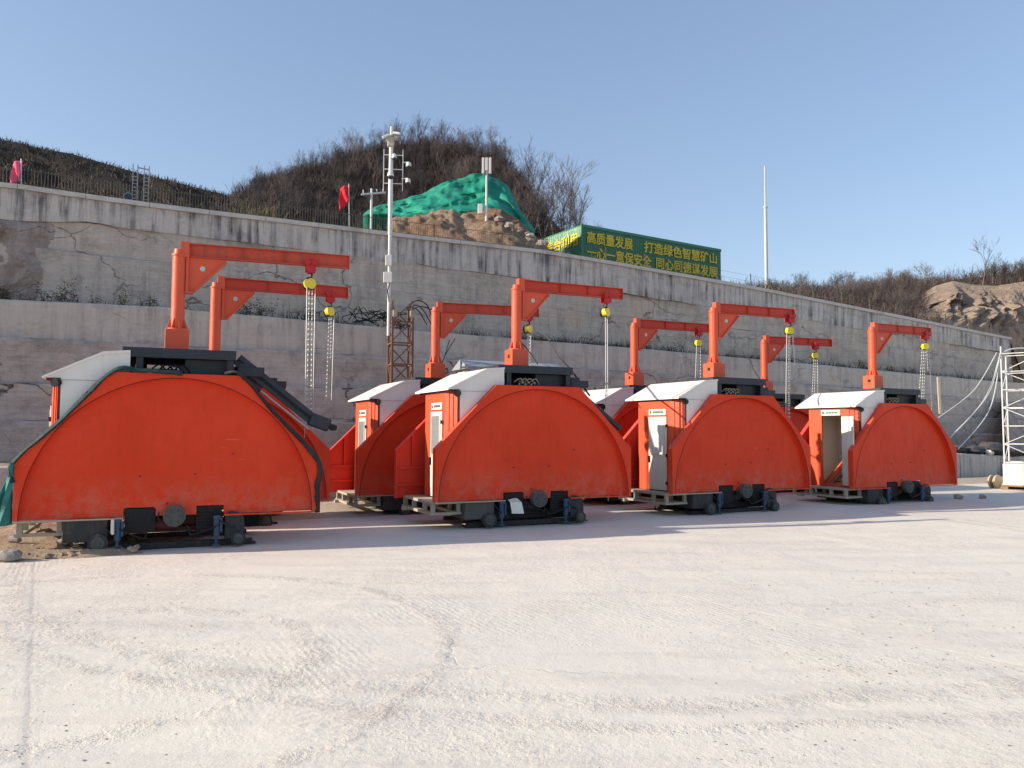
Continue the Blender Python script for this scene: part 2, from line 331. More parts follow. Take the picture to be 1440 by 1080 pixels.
# dusty concrete ground
def ground_mat():
    m, nt, b = newmat('dusty_concrete'); k = NT(nt); v = k.mapped()
    n1 = k.noise(v, .12, 5, .6, .5); n2 = k.noise(v, 1.1, 8, .68, .4); n3 = k.noise(v, 9, 7, .75); n4 = k.noise(v, 60, 4, .7)
    base = k.mix(k.ramp(n1, [(.35, 0), (.65, 1)]), (.76, .71, .60), (.73, .665, .59))
    base = k.mix(k.ramp(n2, [(.5, 0), (.78, .55)]), base, (.60, .55, .465))
    pm_ = k.ramp(k.noise(k.mapped(loc=(2, 7, 0)), .5, 6, .65), [(.45, .1), (.62, 1)])
    base = k.mix(k.math('MULTIPLY', k.ramp(n3, [(.54, 0), (.68, .8)]), pm_), base, (.46, .395, .35))
    base = k.mix(k.math('MULTIPLY', k.ramp(n4, [(.58, 0), (.68, .7)]), pm_), base, (.36, .32, .29))
    sp = k.n('ShaderNodeSeparateXYZ'); k.l(k.tc.outputs['Object'], sp.inputs[0]); X, Y = sp.outputs['X'], sp.outputs['Y']
    wob = k.math('MULTIPLY', k.math('SUBTRACT', k.noise(v, .8, 4), .5), .35); wob2 = k.math('MULTIPLY', k.math('SUBTRACT', k.noise(v, 6, 4, .7), .5), .06)
    def line(p, q, w, wobble=None):
        dx, dy = q[0]-p[0], q[1]-p[1]; L = math.hypot(dx, dy); nx, ny = -dy/L, dx/L; c = -(p[0]*nx+p[1]*ny)
        d = k.math('ADD', k.math('ADD', k.math('MULTIPLY', X, nx), k.math('MULTIPLY', Y, ny)), c)
        if wobble: d = k.math('ADD', d, wobble)
        return k.math('ABSOLUTE', d), d
    hs = k.math('MULTIPLY', n2, .5)
    tn = k.noise(k.mapped(scale=(1, 1.6, 1), loc=(3, 3, 0)), .33, 4, .55, 1.2); base = k.mix(k.ramp(tn, [(.40, .0), (.44, .32), (.56, .32), (.60, 0)]), base, (.66, .62, .55))
    tn2 = k.noise(k.mapped(loc=(13, 5, 0)), .5, 3, .5, 2.); base = k.mix(k.ramp(tn2, [(.55, 0), (.575, .3)]), base, (.78, .72, .60))
    # slab joints
    for p, q, side in (((-6.0, 9.9), (-2.3, 3.8), -1), ((-.28, 10.25), (2.9, 6.6), 1)):
        ab, d = line(p, q, .02, wob2)
        j = k.ramp(ab, [(.0, 1), (.03, 0)])
        base = k.mix(k.math('MULTIPLY', j, .22), base, (.45, .40, .36)); hs = k.math('SUBTRACT', hs, k.math('MULTIPLY', j, .06))
        st = k.n('ShaderNodeMapRange'); k.l(d, st.inputs[0]); st.inputs[1].default_value = -.05; st.inputs[2].default_value = .05
        hs = k.math('ADD', hs, k.math('MULTIPLY', st.outputs[0], .12*side))
    # a few wandering cracks
    nn = k.n('ShaderNodeTexNoise'); k.l(v, nn.inputs['Vector']); nn.inputs['Scale'].default_value = .7; nn.inputs['Detail'].default_value = 6
    sc = k.n('ShaderNodeVectorMath', operation='SCALE'); k.l(nn.outputs['Color'], sc.inputs[0]); sc.inputs['Scale'].default_value = 1.6
    dv = k.n('ShaderNodeVectorMath', operation='ADD'); k.l(v, dv.inputs[0]); k.l(sc.outputs[0], dv.inputs[1])
    e = k.vor(dv.outputs[0], .3); cr = k.math('MULTIPLY', k.ramp(e, [(0, 1), (.0045, 0)]), k.ramp(k.noise(v, .3, 2), [(.5, 0), (.6, 1)]))
    base = k.mix(k.math('MULTIPLY', cr, .45), base, (.4, .35, .30)); hs = k.math('SUBTRACT', hs, k.math('MULTIPLY', cr, .12))
    # churned dust: tyre-tread ripples in patches
    def treads(rot, sc_, mlo, seed):
        w = k.n('ShaderNodeTexWave', wave_type='BANDS', bands_direction='X', wave_profile='SIN'); k.l(k.mapped(rot=(0, 0, rot)), w.inputs['Vector'])
        w.inputs['Scale'].default_value = sc_; w.inputs['Distortion'].default_value = 5; w.inputs['Detail'].default_value = 3; w.inputs['Detail Scale'].default_value = 1.2
        mk = k.ramp(k.noise(k.mapped(loc=(seed, seed, 0), scale=(1, .5, 1), rot=(0, 0, rot)), .45, 3, .5), [(mlo, 0), (mlo+.1, 1)])
        return k.math('MULTIPLY', w.outputs['Fac'], mk), mk
    t1, m1 = treads(1.1, 3.2, .52, 3); t2, m2 = treads(-.5, 5, .56, 9)
    t1 = k.math('MULTIPLY', t1, .11); t2 = k.math('MULTIPLY', t2, .05)
    rough = k.math('MULTIPLY', k.math('MAXIMUM', k.math('MAXIMUM', m1, m2), pm_), k.math('MULTIPLY', n3, .42))
    clod = k.math('MULTIPLY', k.ramp(k.vor(k.mapped(), 26, 'F1'), [(.0, 1), (.34, 0)]), k.ramp(k.noise(k.mapped(loc=(5, 1, 0)), .75, 5, .65), [(.52, 0), (.62, 1)]))
    base = k.mix(k.math('MULTIPLY', clod, .35), base, (.36, .31, .27)); rough = k.math('ADD', rough, k.math('MULTIPLY', clod, .12))
    for cx_, cy_, rr_, ww_ in ((-3.15, 5.65, 1.65, .13), (-3.6, 5.9, 3.1, .09), (4.9, 3.2, 2.1, .12), (1.0, 12.5, 7.6, .14), (1.0, 12.5, 8.0, .1)):
        dx_ = k.math('SUBTRACT', X, cx_); dy_ = k.math('SUBTRACT', Y, cy_); dd = k.math('SQRT', k.math('ADD', k.math('MULTIPLY', dx_, dx_), k.math('MULTIPLY', dy_, dy_)))
        ab = k.math('ABSOLUTE', k.math('ADD', k.math('SUBTRACT', dd, rr_), k.math('MULTIPLY', wob, 1.3)))
        ring = k.math('MULTIPLY', k.ramp(ab, [(ww_*.4, 1), (ww_*1.3, 0)]), k.ramp(k.noise(k.mapped(loc=(rr_, 2, 0)), 2.6, 7, .75), [(.42, 0), (.62, 1)]))
        base = k.mix(k.math('MULTIPLY', ring, .28), base, (.42, .36, .31)); rough = k.math('ADD', rough, k.math('MULTIPLY', ring, k.math('MULTIPLY', n3, .55)))
    # long wheel lanes swept along the yard
    lane = k.noise(k.mapped(scale=(.25, 2.2, 1), rot=(0, 0, -.35)), 1.3, 5, .6)
    base = k.mix(k.ramp(lane, [(.5, 0), (.72, .35)]), base, (.50, .44, .39))
    base = k.mix(k.math('MULTIPLY', m1, .22), base, (.70, .62, .55))
    k.l(base, b.inputs['Base Color']); b.inputs['Roughness'].default_value = .92; b.inputs['Specular IOR Level'].default_value = .12
    hh = k.math('ADD', k.math('ADD', hs, k.math('MULTIPLY', n3, .12)), k.math('ADD', k.math('ADD', t1, t2), k.math('ADD', rough, k.math('MULTIPLY', n4, .08))))
    k.l(k.bump(hh, .75, .035), b.inputs['Normal']); return m
M['ground'] = ground_mat()
# ------------------------------------------------------------------ world, sun, camera
sun_to = Vector((-2.28, -.55, 0)); sun_to.normalize(); EL = math.radians(21.5)
sd = Vector((sun_to.x*math.cos(EL), sun_to.y*math.cos(EL), math.sin(EL)))
w = bpy.data.worlds.new('World'); S.world = w; w.use_nodes = True; nt = w.node_tree
bg = nt.nodes['Background']; sky = nt.nodes.new('ShaderNodeTexSky'); sky.sky_type = 'NISHITA'; sky.sun_disc = False
sky.sun_elevation = EL; sky.sun_rotation = math.atan2(sd.x, sd.y) % (2*PI)
sky.altitude = 100; sky.air_density = 1.0; sky.dust_density = 1.0; sky.ozone_density = 2.5
gm_ = nt.nodes.new('ShaderNodeGamma'); gm_.inputs[1].default_value = .62; hs_ = nt.nodes.new('ShaderNodeHueSaturation'); hs_.inputs['Saturation'].default_value = 1.14; hs_.inputs['Value'].default_value = 1.33; hs_.inputs['Hue'].default_value = .508
nt.links.new(sky.outputs[0], gm_.inputs[0]); nt.links.new(gm_.outputs[0], hs_.inputs['Color']); nt.links.new(hs_.outputs[0], bg.inputs[0]); bg.inputs[1].default_value = .14
L = bpy.data.lights.new('sun', 'SUN'); L.energy = 3.9; L.angle = math.radians(.5); L.color = (1, .88, .74)
so = bpy.data.objects.new('sun', L); COL.objects.link(so); so.rotation_euler = sd.to_track_quat('Z', 'Y').to_euler()
cam = bpy.data.cameras.new('camera'); cam.sensor_width = 36; cam.lens = F/1440*36; cam.clip_end = 3000
co = bpy.data.objects.new('camera', cam); COL.objects.link(co)
co.matrix_world = Matrix.Translation((0, 0, H))@Matrix.Rotation(PI/2+PIT, 4, 'X')@Matrix.Rotation(ROL, 4, 'Z')
S.camera = co
S.view_settings.view_transform = 'Standard'; S.view_settings.look = 'None'; S.view_settings.gamma = 1; S.view_settings.exposure = .87
# ------------------------------------------------------------------ ground
def ground():
    xs = [-600, -300, -120, -60, -30]+list(np.arange(-16, 24.1, .8))+[30, 45, 60, 120, 300, 600]
    ys = [-300, -60, -20, -5]+list(np.arange(0, 31, .8))+[40, 60, 120, 300, 900]
    P = [[Vector((x, y, (fbm(x*.25+9, y*.25, 3)*.02 if (-16 < x < 24 and 0 < y < 14) else 0)-(.015 if y > 31 else 0))) for y in ys] for x in xs]
    mb = MB(); mb.grid([r[::-1] for r in P]); o = mb.build('ground', M['ground'], smooth=True); tag(o, kind='structure')
ground()
def patch(name, mat, poly, step, hfun, kind='structure', zoff=0):
    # poly: front edge/back edge as a (s-range, o-range) strip in wall coordinates
    (s0, s1), (o0, o1) = poly; ns = int((s1-s0)/step)+1; no = int((o1-o0)/step)+1; P = []
    for i in range(ns+1):
        R = []
        for j in range(no+1):
            s = s0+(s1-s0)*i/ns; o = o0+(o1-o0)*j/no
            e = min(i, ns-i, j)/3; e = max(0, min(1, e)); p = wpos(s, o, 0)
            edge = fbm(p.x*.9, p.y*.9, 3)
            R.append(Vector((p.x+(edge*.35 if e < 1 else 0), p.y+(edge*.25 if e < 1 else 0), zoff-.03*(1-e)+(.03+hfun(p.x, p.y))*e)))
        P.append(R)
    mb = MB(); mb.grid([r[::-1] for r in P]); return tag(mb.build(name, mat, smooth=True), kind=kind)
patch('sandy_ground', M['sand'], ((-3, 9), (-3.6, 0.05)), .22, lambda x, y: abs(fbm(x*1.7, y*1.7, 4))*.05)
patch('sandy_ground', M['sand'], ((11, 36), (-2.6, 0.05)), .3, lambda x, y: abs(fbm(x*1.3, y*1.3, 4))*.05)
patch('dirt_ground', M['dirt'], ((-16, -4.1), (-6.6, 0.05)), .12, lambda x, y: .03+max(0, fbm(x*1.3+3, y*1.3, 5))*.30+abs(fbm(x*5, y*5, 3))*.05)
# loose stones (uncountable gravel)
def stones(name, mat, pts, sizes, label, cat):
    mb = MB()
    for i, (p, r) in enumerate(zip(pts, sizes)): mb.blob(p, r, (1, random.uniform(.6, 1), random.uniform(.4, .75)), 5, .28, i)
    o = mb.build(name, mat); return tag(o, label, cat, kind='stuff')
pts = []; sz = []
for i in range(1500):
    s = random.uniform(-14.5, -4.25); o = random.choice([random.uniform(-6.5, -1), random.uniform(-6.5, -5)]); p = wpos(s, o, 0)
    r = random.choice([.02, .03, .03, .05, .07])*random.uniform(.6, 1.3); p.z = .04+max(0, fbm(p.x*1.3+3, p.y*1.3, 5))*.30; pts.append(p); sz.append(r)
stones('rubble', M['dirt'], pts, sz, 'brown clods and broken stones strewn over the dirt beside the leftmost machine', 'rubble')
pts = []; sz = []
for i in range(1700):
    Y = 2.6+abs(random.gauss(0, 1))*4; px = random.choice([random.gauss(230, 150), random.gauss(1100, 220), random.uniform(0, 1440)]); X = (px-720)/F*Y
    if Y > 11: continue
    pts.append(Vector((X, Y, .0))); sz.append(random.choice([.004, .005, .007, .010])*random.uniform(.7, 1.3))
stones('gravel', M['stone'], pts, sz, 'tiny pebbles and crumbs of stone scattered on the pale dusty yard', 'gravel')
o = MB().blob((0, 0, 0), .135, (1.15, .8, .65), 9, .16, 5).build('boulder', M['stone'], smooth=False); o.location = (-6.3, 9.86, .07)
tag(o, 'pale grey boulder at the edge of the dirt in front of the leftmost machine', 'boulder')
for i, (x, y, r) in enumerate([(-7.2, 10.3, .10), (-6.9, 10.9, .085), (-6.1, 10.7, .09), (11.2, 19.6, .12), (11.9, 19.75, .1)]):
    o = MB().blob((0, 0, 0), r, (1.1, .8, .6), 8, .2, 40+i).build('rock', M['stone']); o.location = (x, y, .05 if x > 0 else .13)
    tag(o, 'small loose stone on the ground near the machines', 'stone', 'small stones near the machines')
# ------------------------------------------------------------------ quarry wall
E0 = [(0, 655), (470, 651), (1348, 637), (1420, 641)]
E1 = [(0, 591), (465, 592), (1338, 607), (1416, 611)]
E2 = [(0, 537), (430, 544), (616, 548), (1338, 584), (1416, 589)]
E3 = [(0, 473), (489, 498), (616, 505), (882, 522), (1241, 548), (1338, 558), (1413, 565)]
E4 = [(0, 420), (110, 425), (236, 432), (467, 453), (590, 465), (882, 488), (1180, 515), (1413, 537)]
E5m = [(0, 340), (125, 357), (247, 369), (470, 398), (700, 425), (1000, 458), (1200, 480), (1413, 512)]
E5 = [(0, 305), (125, 312), (236, 325), (496, 358), (608, 373), (800, 400), (1000, 430), (1123, 447), (1300, 476), (1420, 497)]
E6 = [(0, 261), (33, 263), (139, 279), (278, 297), (400, 311), (547, 329), (763, 354), (850, 368), (1060, 405), (1218, 436), (1419, 476)]
OFF = dict(e0=0, e1=2.2, e2=2.42, e3=2.62, e4=2.75, e5m=4.60, e5=4.70, e6=4.60)
def prof(E, o): return [wp(px, py, o) for px, py in E]
PR = {k: prof(E, OFF[k]) for k, E in (('e0', E0), ('e1', E1), ('e2', E2), ('e3', E3), ('e4', E4), ('e5m', E5m), ('e5', E5), ('e6', E6))}
SMIN = -22; SMAX = wp(1421, 476, 4.6)[0]
def zt(k, s): return interp(s, PR[k])
wall = empty('quarry_wall', wpos(6, 0, 0), 0, 'tall stepped grey quarry wall of sawn rock and concrete benches behind all the machines', 'wall')
def face(name, mat, k, o, zlo, disp=.03, freq=.8, step=.3, zn=10, ragged=0, s0=SMIN, s1=SMAX, blocks=0, lip=True):
    n = int((s1-s0)/step); P = []
    for i in range(n+1):
        s = s0+(s1-s0)*i/n; top = zt(k, s)+(fbm(s*2.1, 3, 4)*ragged if ragged else 0); lo = zlo(s) if callable(zlo) else zlo
        R = []
        for j in range(zn+1):
            z = lo+(top-lo)*j/zn
            d = fbm(s*freq+o*7, z*freq*1.4, 4)*disp
            if blocks: bi = math.floor((s+fbm(z*.8, o, 2)*.3)/blocks); d -= _T[(bi*7+int(o*10)) % 64, int(o*13) % 64]*.10
            R.append(wpos(s, o+d, z))
        if lip: R[-1] = wpos(s, o+d, top-.045); R += [wpos(s, o+d+.05, top-.004), wpos(s, o+.09, top-.004)]
        P.append(R)
    mb = MB(); mb.grid(P); ob = mb.build(name, mat, smooth=True); ob.parent = wall; ob.matrix_parent_inverse = Matrix.Translation(-wall.location); return ob
def shelf(name, mat, k, o0, o1, bumpy=.02, s0=SMIN, s1=SMAX, k2=None):
    P = []; n = int((s1-s0)/.35)
    for i in range(n+1):
        s = s0+(s1-s0)*i/n; z = zt(k, s)
        P.append([wpos(s, o0+(o1-o0)*j/5, z+(abs(fbm(s*2, j*.9, 3))*bumpy if j else 0)-(0.002 if j == 0 else 0)) for j in range(6)])
    mb = MB(); mb.grid(P); ob = mb.build(name, mat, smooth=True); ob.parent = wall; ob.matrix_parent_inverse = Matrix.Translation(-wall.location); return ob
face('concrete_kerb_wall', M['conc'], 'e0', 0, -.1, .012)
shelf('lower_shelf', M['dirt'], 'e0', .07, 2.4, .08)
face('rock_face', M['lower'], 'e1', 2.2, lambda s: zt('e0', s)-.1, .04, .7, step=.12, blocks=2.7, ragged=.04)
shelf('rock_ledge', M['lower'], 'e1', 2.27, 2.5, .01)
face('rock_face', M['lower'], 'e2', 2.42, lambda s: zt('e1', s)-.05, .035, .8, step=.12, blocks=3.3, ragged=.05)
shelf('rock_ledge', M['lower'], 'e2', 2.49, 2.7, .01)
face('rock_face', M['lower'], 'e3', 2.62, lambda s: zt('e2', s)-.05, .035, .6, step=.12, blocks=2.9, ragged=.05)
shelf('rock_ledge', M['lower'], 'e3', 2.69, 2.85, .01)
face('concrete_bench', M['conc2'], 'e4', 2.75, lambda s: zt('e3', s)-.03, .02, .9, ragged=.015)
shelf('planted_shelf', M['dirt'], 'e4', 2.82, 4.8, .10)
face('sawn_rock_face', M['sawn'], 'e5m', 4.60, lambda s: zt('e4', s)-.1, .05, .45, zn=14, step=.14, blocks=4.1)
shelf('rock_ledge', M['sawn'], 'e5m', 4.67, 4.85, .01)
face('sawn_rock_face', M['sawn'], 'e5', 4.70, lambda s: zt('e5m', s)-.02, .05, .5, zn=8, step=.14, blocks=3.7)
face('concrete_band', M['conc'], 'e6', 4.60, lambda s: zt('e5', s)-.06+fbm(s*1.1, 9, 4)*.06, .015, .6, lip=False)
# broken rough rock patch at the far left of the upper face
P = []
for i in range(80):
    s = wp(-160, 330, 4.5)[0]+(wp(66, 330, 4.5)[0]-wp(-160, 330, 4.5)[0])*i/45; R = []
    for j in range(30):
        z0 = zt('e4', s)+.02; z1 = zt('e5', s)-.02; z = z0+(z1-z0)*j/29
        e = min(1, (45-i)/8)*min(1, (29-j)/4+.1)
        R.append(wpos(s+fbm(z*1.3, 2, 4)*.9*(i/45), 4.70-e*(.13+.45*abs(fbm(s*1.2, z*1.2, 6)))-.0, z))
    P.append(R)
ob = MB().grid(P).build('broken_rock_patch', M['rough']); ob.parent = wall; ob.matrix_parent_inverse = Matrix.Translation(-wall.location)
# coping
mb = MB(); prev = None
s = SMIN
while s < SMAX:
    s2 = min(s+1.5, SMAX); a, b = zt('e6', s), zt('e6', s2)
    vs = [wpos(q, o, z+dz) for q, z in ((s, a), (s2-.012, b)) for o, dz in ((4.52, -.07), (5.0, -.07), (5.0, .05), (4.52, .05))]
    mb.add(vs, [(0, 1, 2, 3), (7, 6, 5, 4), (0, 4, 5, 1), (1, 5, 6, 2), (2, 6, 7, 3), (3, 7, 4, 0)]); s = s2
ob = mb.build('coping', M['cap']); ob.parent = wall; ob.matrix_parent_inverse = Matrix.Translation(-wall.location)
# closing end at the right
mb = MB(); e = SMAX
mb.add([wpos(e, 0, -.1), wpos(e, 0, zt('e0', e)), wpos(e, 2.2, zt('e0', e)), wpos(e, 2.2, zt('e1', e)), wpos(e, 2.75, zt('e3', e)), wpos(e, 2.75, zt('e4', e)), wpos(e, 4.6, zt('e4', e)), wpos(e, 4.6, zt('e6', e)), wpos(e, 8, zt('e6', e)), wpos(e, 8, -.1)], [tuple(range(10))])
ob = mb.build('end_face', M['sawn']); ob.parent = wall; ob.matrix_parent_inverse = Matrix.Translation(-wall.location)
# ------------------------------------------------------------------ hills above
CREST = [(-500, 150), (-200, 172), (0, 199), (100, 216), (200, 245), (250, 257), (330, 278), (370, 268), (400, 255), (450, 234), (500, 216), (550, 205), (600, 201), (650, 204), (700, 222), (735, 254), (770, 303), (800, 335), (850, 352), (950, 378), (1020, 398), (1100, 408), (1200, 412), (1300, 402), (1330, 394), (1380, 390), (1440, 383), (1600, 370), (2000, 360)]
CD = [(-500, 34), (0, 44), (250, 52), (400, 62), (600, 66), (770, 60), (900, 62), (1100, 62), (1300, 58), (1440, 54), (2000, 50)]
def colpos(px, z, Y):
    kk = (z-H)/Y; u = (kk*CP-SP)/(CP+kk*SP); cy = -u*F; cx = ((px-720)+cy*SR)/CR
    return Vector((Y*(cx/F)/(CP-u*SP), Y, z))
def edge(px):
    py = interp(px, E6) if px < 1419 else 476
    d = ray(px, py); t = (4.9+P0.dot(N))/d.dot(N)
    if d.dot(N) < .08 or t > 60: t = 60
    p = Vector((0, 0, H))+d*t; return p
def terr(px, t):
    e = edge(px); D0, z0 = e.y, e.z-.08
    if px > 1421: z0 = z0-(min(1, (px-1421)/60))*z0
    Dc = interp(px, CD); zc = at(px, interp(px, CREST), Dc).z
    if t <= 1:
        Y = D0+(Dc-D0)*t; z = z0+(zc-z0)*(t**interp(px, [(380, 1.05), (500, 2.3), (1000, 2.3), (1080, 1.1), (1290, 1.1), (1330, 1.8), (1600, 1.8)])); n = fbm(px*.012+Y*.05, Y*.16, 5)*1.3*math.sin(PI*min(1, max(t, 0)))
        z += n
    else:
        Y = Dc+(t-1)*40; z = zc-(t-1)*10
    return colpos(px, z, Y)
mb = MB(); P = []
cols = list(range(-500, 1440, 10))+list(range(1440, 2001, 20))
for px in cols: P.append([terr(px, t/34) for t in range(35)]+[terr(px, t) for t in (1.1, 1.3, 1.8, 2.6)])
mb.grid(P); tag(mb.build('hillside', M['hill'], smooth=True), kind='structure')
# -- brush growing over the slopes: many thin stems (uncountable)
def sticks(name, mat, bases, lens, w, lean=.5, per=1, label=None, cat=None, fork=0):
    V = []; Fq = []; k = 0
    for b, l in zip(bases, lens):
        for _ in range(per):
            d = Vector((random.gauss(0, lean), random.gauss(0, lean), 1)).normalized()*l*random.uniform(.5, 1.1)
            a = random.uniform(0, PI); q = Vector((math.cos(a), math.sin(a), 0))*w*random.uniform(.6, 1.4)
            bb = Vector(b)+Vector((random.gauss(0, .12), random.gauss(0, .12), 0)); m = bb+d*.5+Vector((random.gauss(0, .05), random.gauss(0, .05), 0))*l
            tip = bb+d+Vector((0, 0, random.uniform(-.15, .1)*l))
            V += [bb-q, bb+q, m+q*.7, m-q*.7, tip+q*.25, tip-q*.25]; Fq += [(k, k+1, k+2, k+3), (k+3, k+2, k+4, k+5)]; k += 6
            for f in range(fork):
                t0 = random.uniform(.3, .95); p0 = bb+(m-bb)*min(1, t0*2) if t0 < .5 else m+(tip-m)*(t0*2-1)
                d2 = (d.normalized()+Vector((random.gauss(0, .7), random.gauss(0, .7), random.gauss(0, .3)))).normalized()*l*random.uniform(.2, .45); q2 = q*.55
                V += [p0-q2, p0+q2, p0+d2+q2*.3, p0+d2-q2*.3]; Fq.append((k, k+1, k+2, k+3)); k += 4
    o = npmesh(name, np.array([tuple(v) for v in V]), np.array(Fq), mat)
    return tag(o, label, cat, kind='stuff')
def scatter(n, pxr, tr, wgt=None):
    out = []
    while len(out) < n:
        px = random.uniform(*pxr); t = random.uniform(*tr)
        if wgt and random.random() > wgt(px, t): continue
        out.append(terr(px, t))
    return out
B = scatter(3800, (-60, 420), (0, 1.0)); sticks('dry_weeds', M['drygrass'], B, [random.uniform(.08, .34) for _ in B], .02, .5, 3, 'short dry weeds and brown scrub covering the left slope above the wall', 'weeds')
B = scatter(4500, (330, 800), (.3, 1.03))+scatter(5200, (360, 760), (.82, 1.06)); sticks('thicket', M['redtwig'], B, [random.uniform(.4, 1.3) for _ in B], .014, .55, 3, 'dense leafless brown thicket covering the wooded hilltop', 'thicket', 4)
B = scatter(3600, (1010, 1330), (.0, 1.02), lambda px, t: .4+.6*(px > 1130)); sticks('thicket', M['redtwig'], B, [random.uniform(.35, 1.1)*(1 if b.x > 18 else .6) for b in B], .012, .65, 3, 'tangled reddish brown scrub along the top of the wall to the right of the tall pole', 'thicket', 4)
B = scatter(2600, (330, 1120), (0, .16)); sticks('dry_weeds', M['olive'], B, [random.uniform(.15, .5) for _ in B], .018, .5, 3, 'low olive and straw coloured weeds behind the fence on top of the wall', 'weeds')
B = scatter(1500, (1300, 1500), (.72, 1.05)); sticks('thicket', M['redtwig'], B, [random.uniform(.4, 1.3) for _ in B], .016, .42, 3, 'dark scrub growing on the crest above the tan cliff at the right', 'thicket', 2)
# -- dirt mound and green netting
NT_TOP = [(510, 302), (530, 293), (560, 280), (575, 274), (595, 270), (615, 260), (640, 251), (670, 247), (700, 247), (712, 256), (722, 275), (735, 300), (752, 322)]
NT_BOT = [(510, 304), (540, 303), (560, 303), (600, 300), (650, 296), (690, 293), (705, 300), (722, 311), (752, 328)]
def mound(name, mat, top, bot, x0, x1, Db, Dt, nf, sag, seed=0, back=True, n=60, m=16):
    P = []
    for i in range(n+1):
        px = x0+(x1-x0)*i/n; yt, yb = interp(px, top), interp(px, bot); R = []
        ed = min(1, i/5, (n-i)/5)
        b0 = at(px, yb, Db); R.append(b0+Vector((0, .4, -1.2)))
        for j in range(m+1):
            t = j/m; q = at(px, yb+(yt-yb)*t, Db+(Dt-Db)*(t**.8))
            q.y += fbm(px*.03+seed, t*4, 5)*nf*ed; q.z += fbm(px*.05+seed+7, t*5, 4)*nf*.35*ed*math.sin(PI*t)+fbm(px*.06+seed, 3.3, 3)*sag*t*ed
            R.append(q)
        if back: R += [R[-1]+Vector((0, 3, -1.5)), R[-1]+Vector((0, 8, -7))]
        P.append(R)
    return MB().grid(P).build(name, mat, smooth=True)
tag(mound('dirt_mound', M['mound'], [(560, 306), (600, 300), (650, 296), (690, 295), (715, 303), (740, 322), (775, 350)], [(560, 335), (650, 345), (775, 362)], 545, 780, 31, 39, .8, .35, 3, n=110, m=30), 'heap of orange brown dug earth below the green netting', 'earth heap')
tag(mound('dust_netting', M['net'], NT_TOP, NT_BOT, 510, 752, 39.5, 45, .9, .12, 9, n=120, m=34), 'bright green dust netting draped over the earth bank on the hill', 'netting')
B = []
for i in range(260):
    px = random.uniform(560, 760); b = at(px, random.uniform(interp(px, [(560, 306), (690, 300), (775, 350)]), interp(px, [(560, 330), (775, 358)])), 34); B.append(b)
for i in range(10):
    px = random.uniform(700, 765); q = at(px, interp(px, [(690, 304), (730, 322), (765, 345)])+random.uniform(-3, 6), 33.6); r = random.uniform(.10, .24)
    o = MB().blob((0, 0, 0), r, (1.2, .9, .7), 7, .25, 90+i).build('rock', M['stone']); o.location = q
    tag(o, 'pale rock lying on the earth heap below the green netting', 'rock', 'pale rocks on the earth heap')
for i, (px, py) in enumerate([(747, 343), (755, 350), (835, 367), (1008, 390), (1045, 399), (1360, 459)]):
    w_ = wp(px, py, 5.2); o = MB().blob((0, 0, 0), .14, (1.6 if i > 2 else 1, .9, .7), 7, .2, 70+i).build('rock', M['paper']); o.location = wpos(w_[0], 5.25, zt('e6', w_[0])+.1)
    tag(o, 'whitish stone sitting just behind the coping of the wall', 'rock', 'whitish stones behind the coping')
# -- cliff at right
P = []
CT = [(1290, 420), (1315, 402), (1340, 395), (1365, 400), (1400, 402), (1440, 396), (1520, 392), (1620, 390)]; CB = [(1290, 448), (1340, 459), (1419, 479), (1440, 540), (1520, 620), (1620, 620)]
n, m = 150, 44
for i in range(n+1):
    px = 1290+(1620-1290)*i/n; R = []
    for j in range(m+1):
        t = j/m; yt, yb = interp(px, CT), interp(px, CB); ed = min(1, i/6)
        De = edge(min(px, 1415)).y+.6; Dn = De+(48-De)*t**1.25; q = at(px, yb+(yt-yb)*t, Dn)
        rid = abs(math.sin(px*.16+fbm(px*.03, t*2, 3)*3))*.9 if t < .75 else .2
        q.y += math.sin(PI*min(1, t*1.05))*(ed*(fbm(px*.04, t*3, 5)*1.3+fbm(px*.16, t*14, 4)*.55-rid*.6)-.5*(t > .52))
        R.append(q)
    R = [R[0]+Vector((0, .5, -2.5))]+R+[R[-1]+Vector((0, 6, -.5)), R[-1]+Vector((0, 10, -4))]
    P.append(R)
tag(MB().grid(P).build('rock_cliff', M['cliff'], smooth=False), 'ridged tan and reddish rock cliff above the right end of the wall', 'cliff')
# slope below the cliff, right of the wall end
P = []
for i in range(31):
    px = 1405+i*12; R = []
    for j in range(15):
        t = j/14; a = wpos(SMAX+.05+(px-1405)*.03, .6, -.05); b = at(px, interp(px, CB)-2, 44)
        a = at(px, 672, 29+(px-1405)*.01) if px > 1418 else at(1418, 672, 29)
        q = a.lerp(b, t); q.z = a.z+(b.z-a.z)*(t**.8)+fbm(px*.03, t*5, 4)*.7*math.sin(PI*t); R.append(q)
    P.append(R)
tag(MB().grid(P).build('rubble_slope', M['rough'], smooth=False), kind='structure')
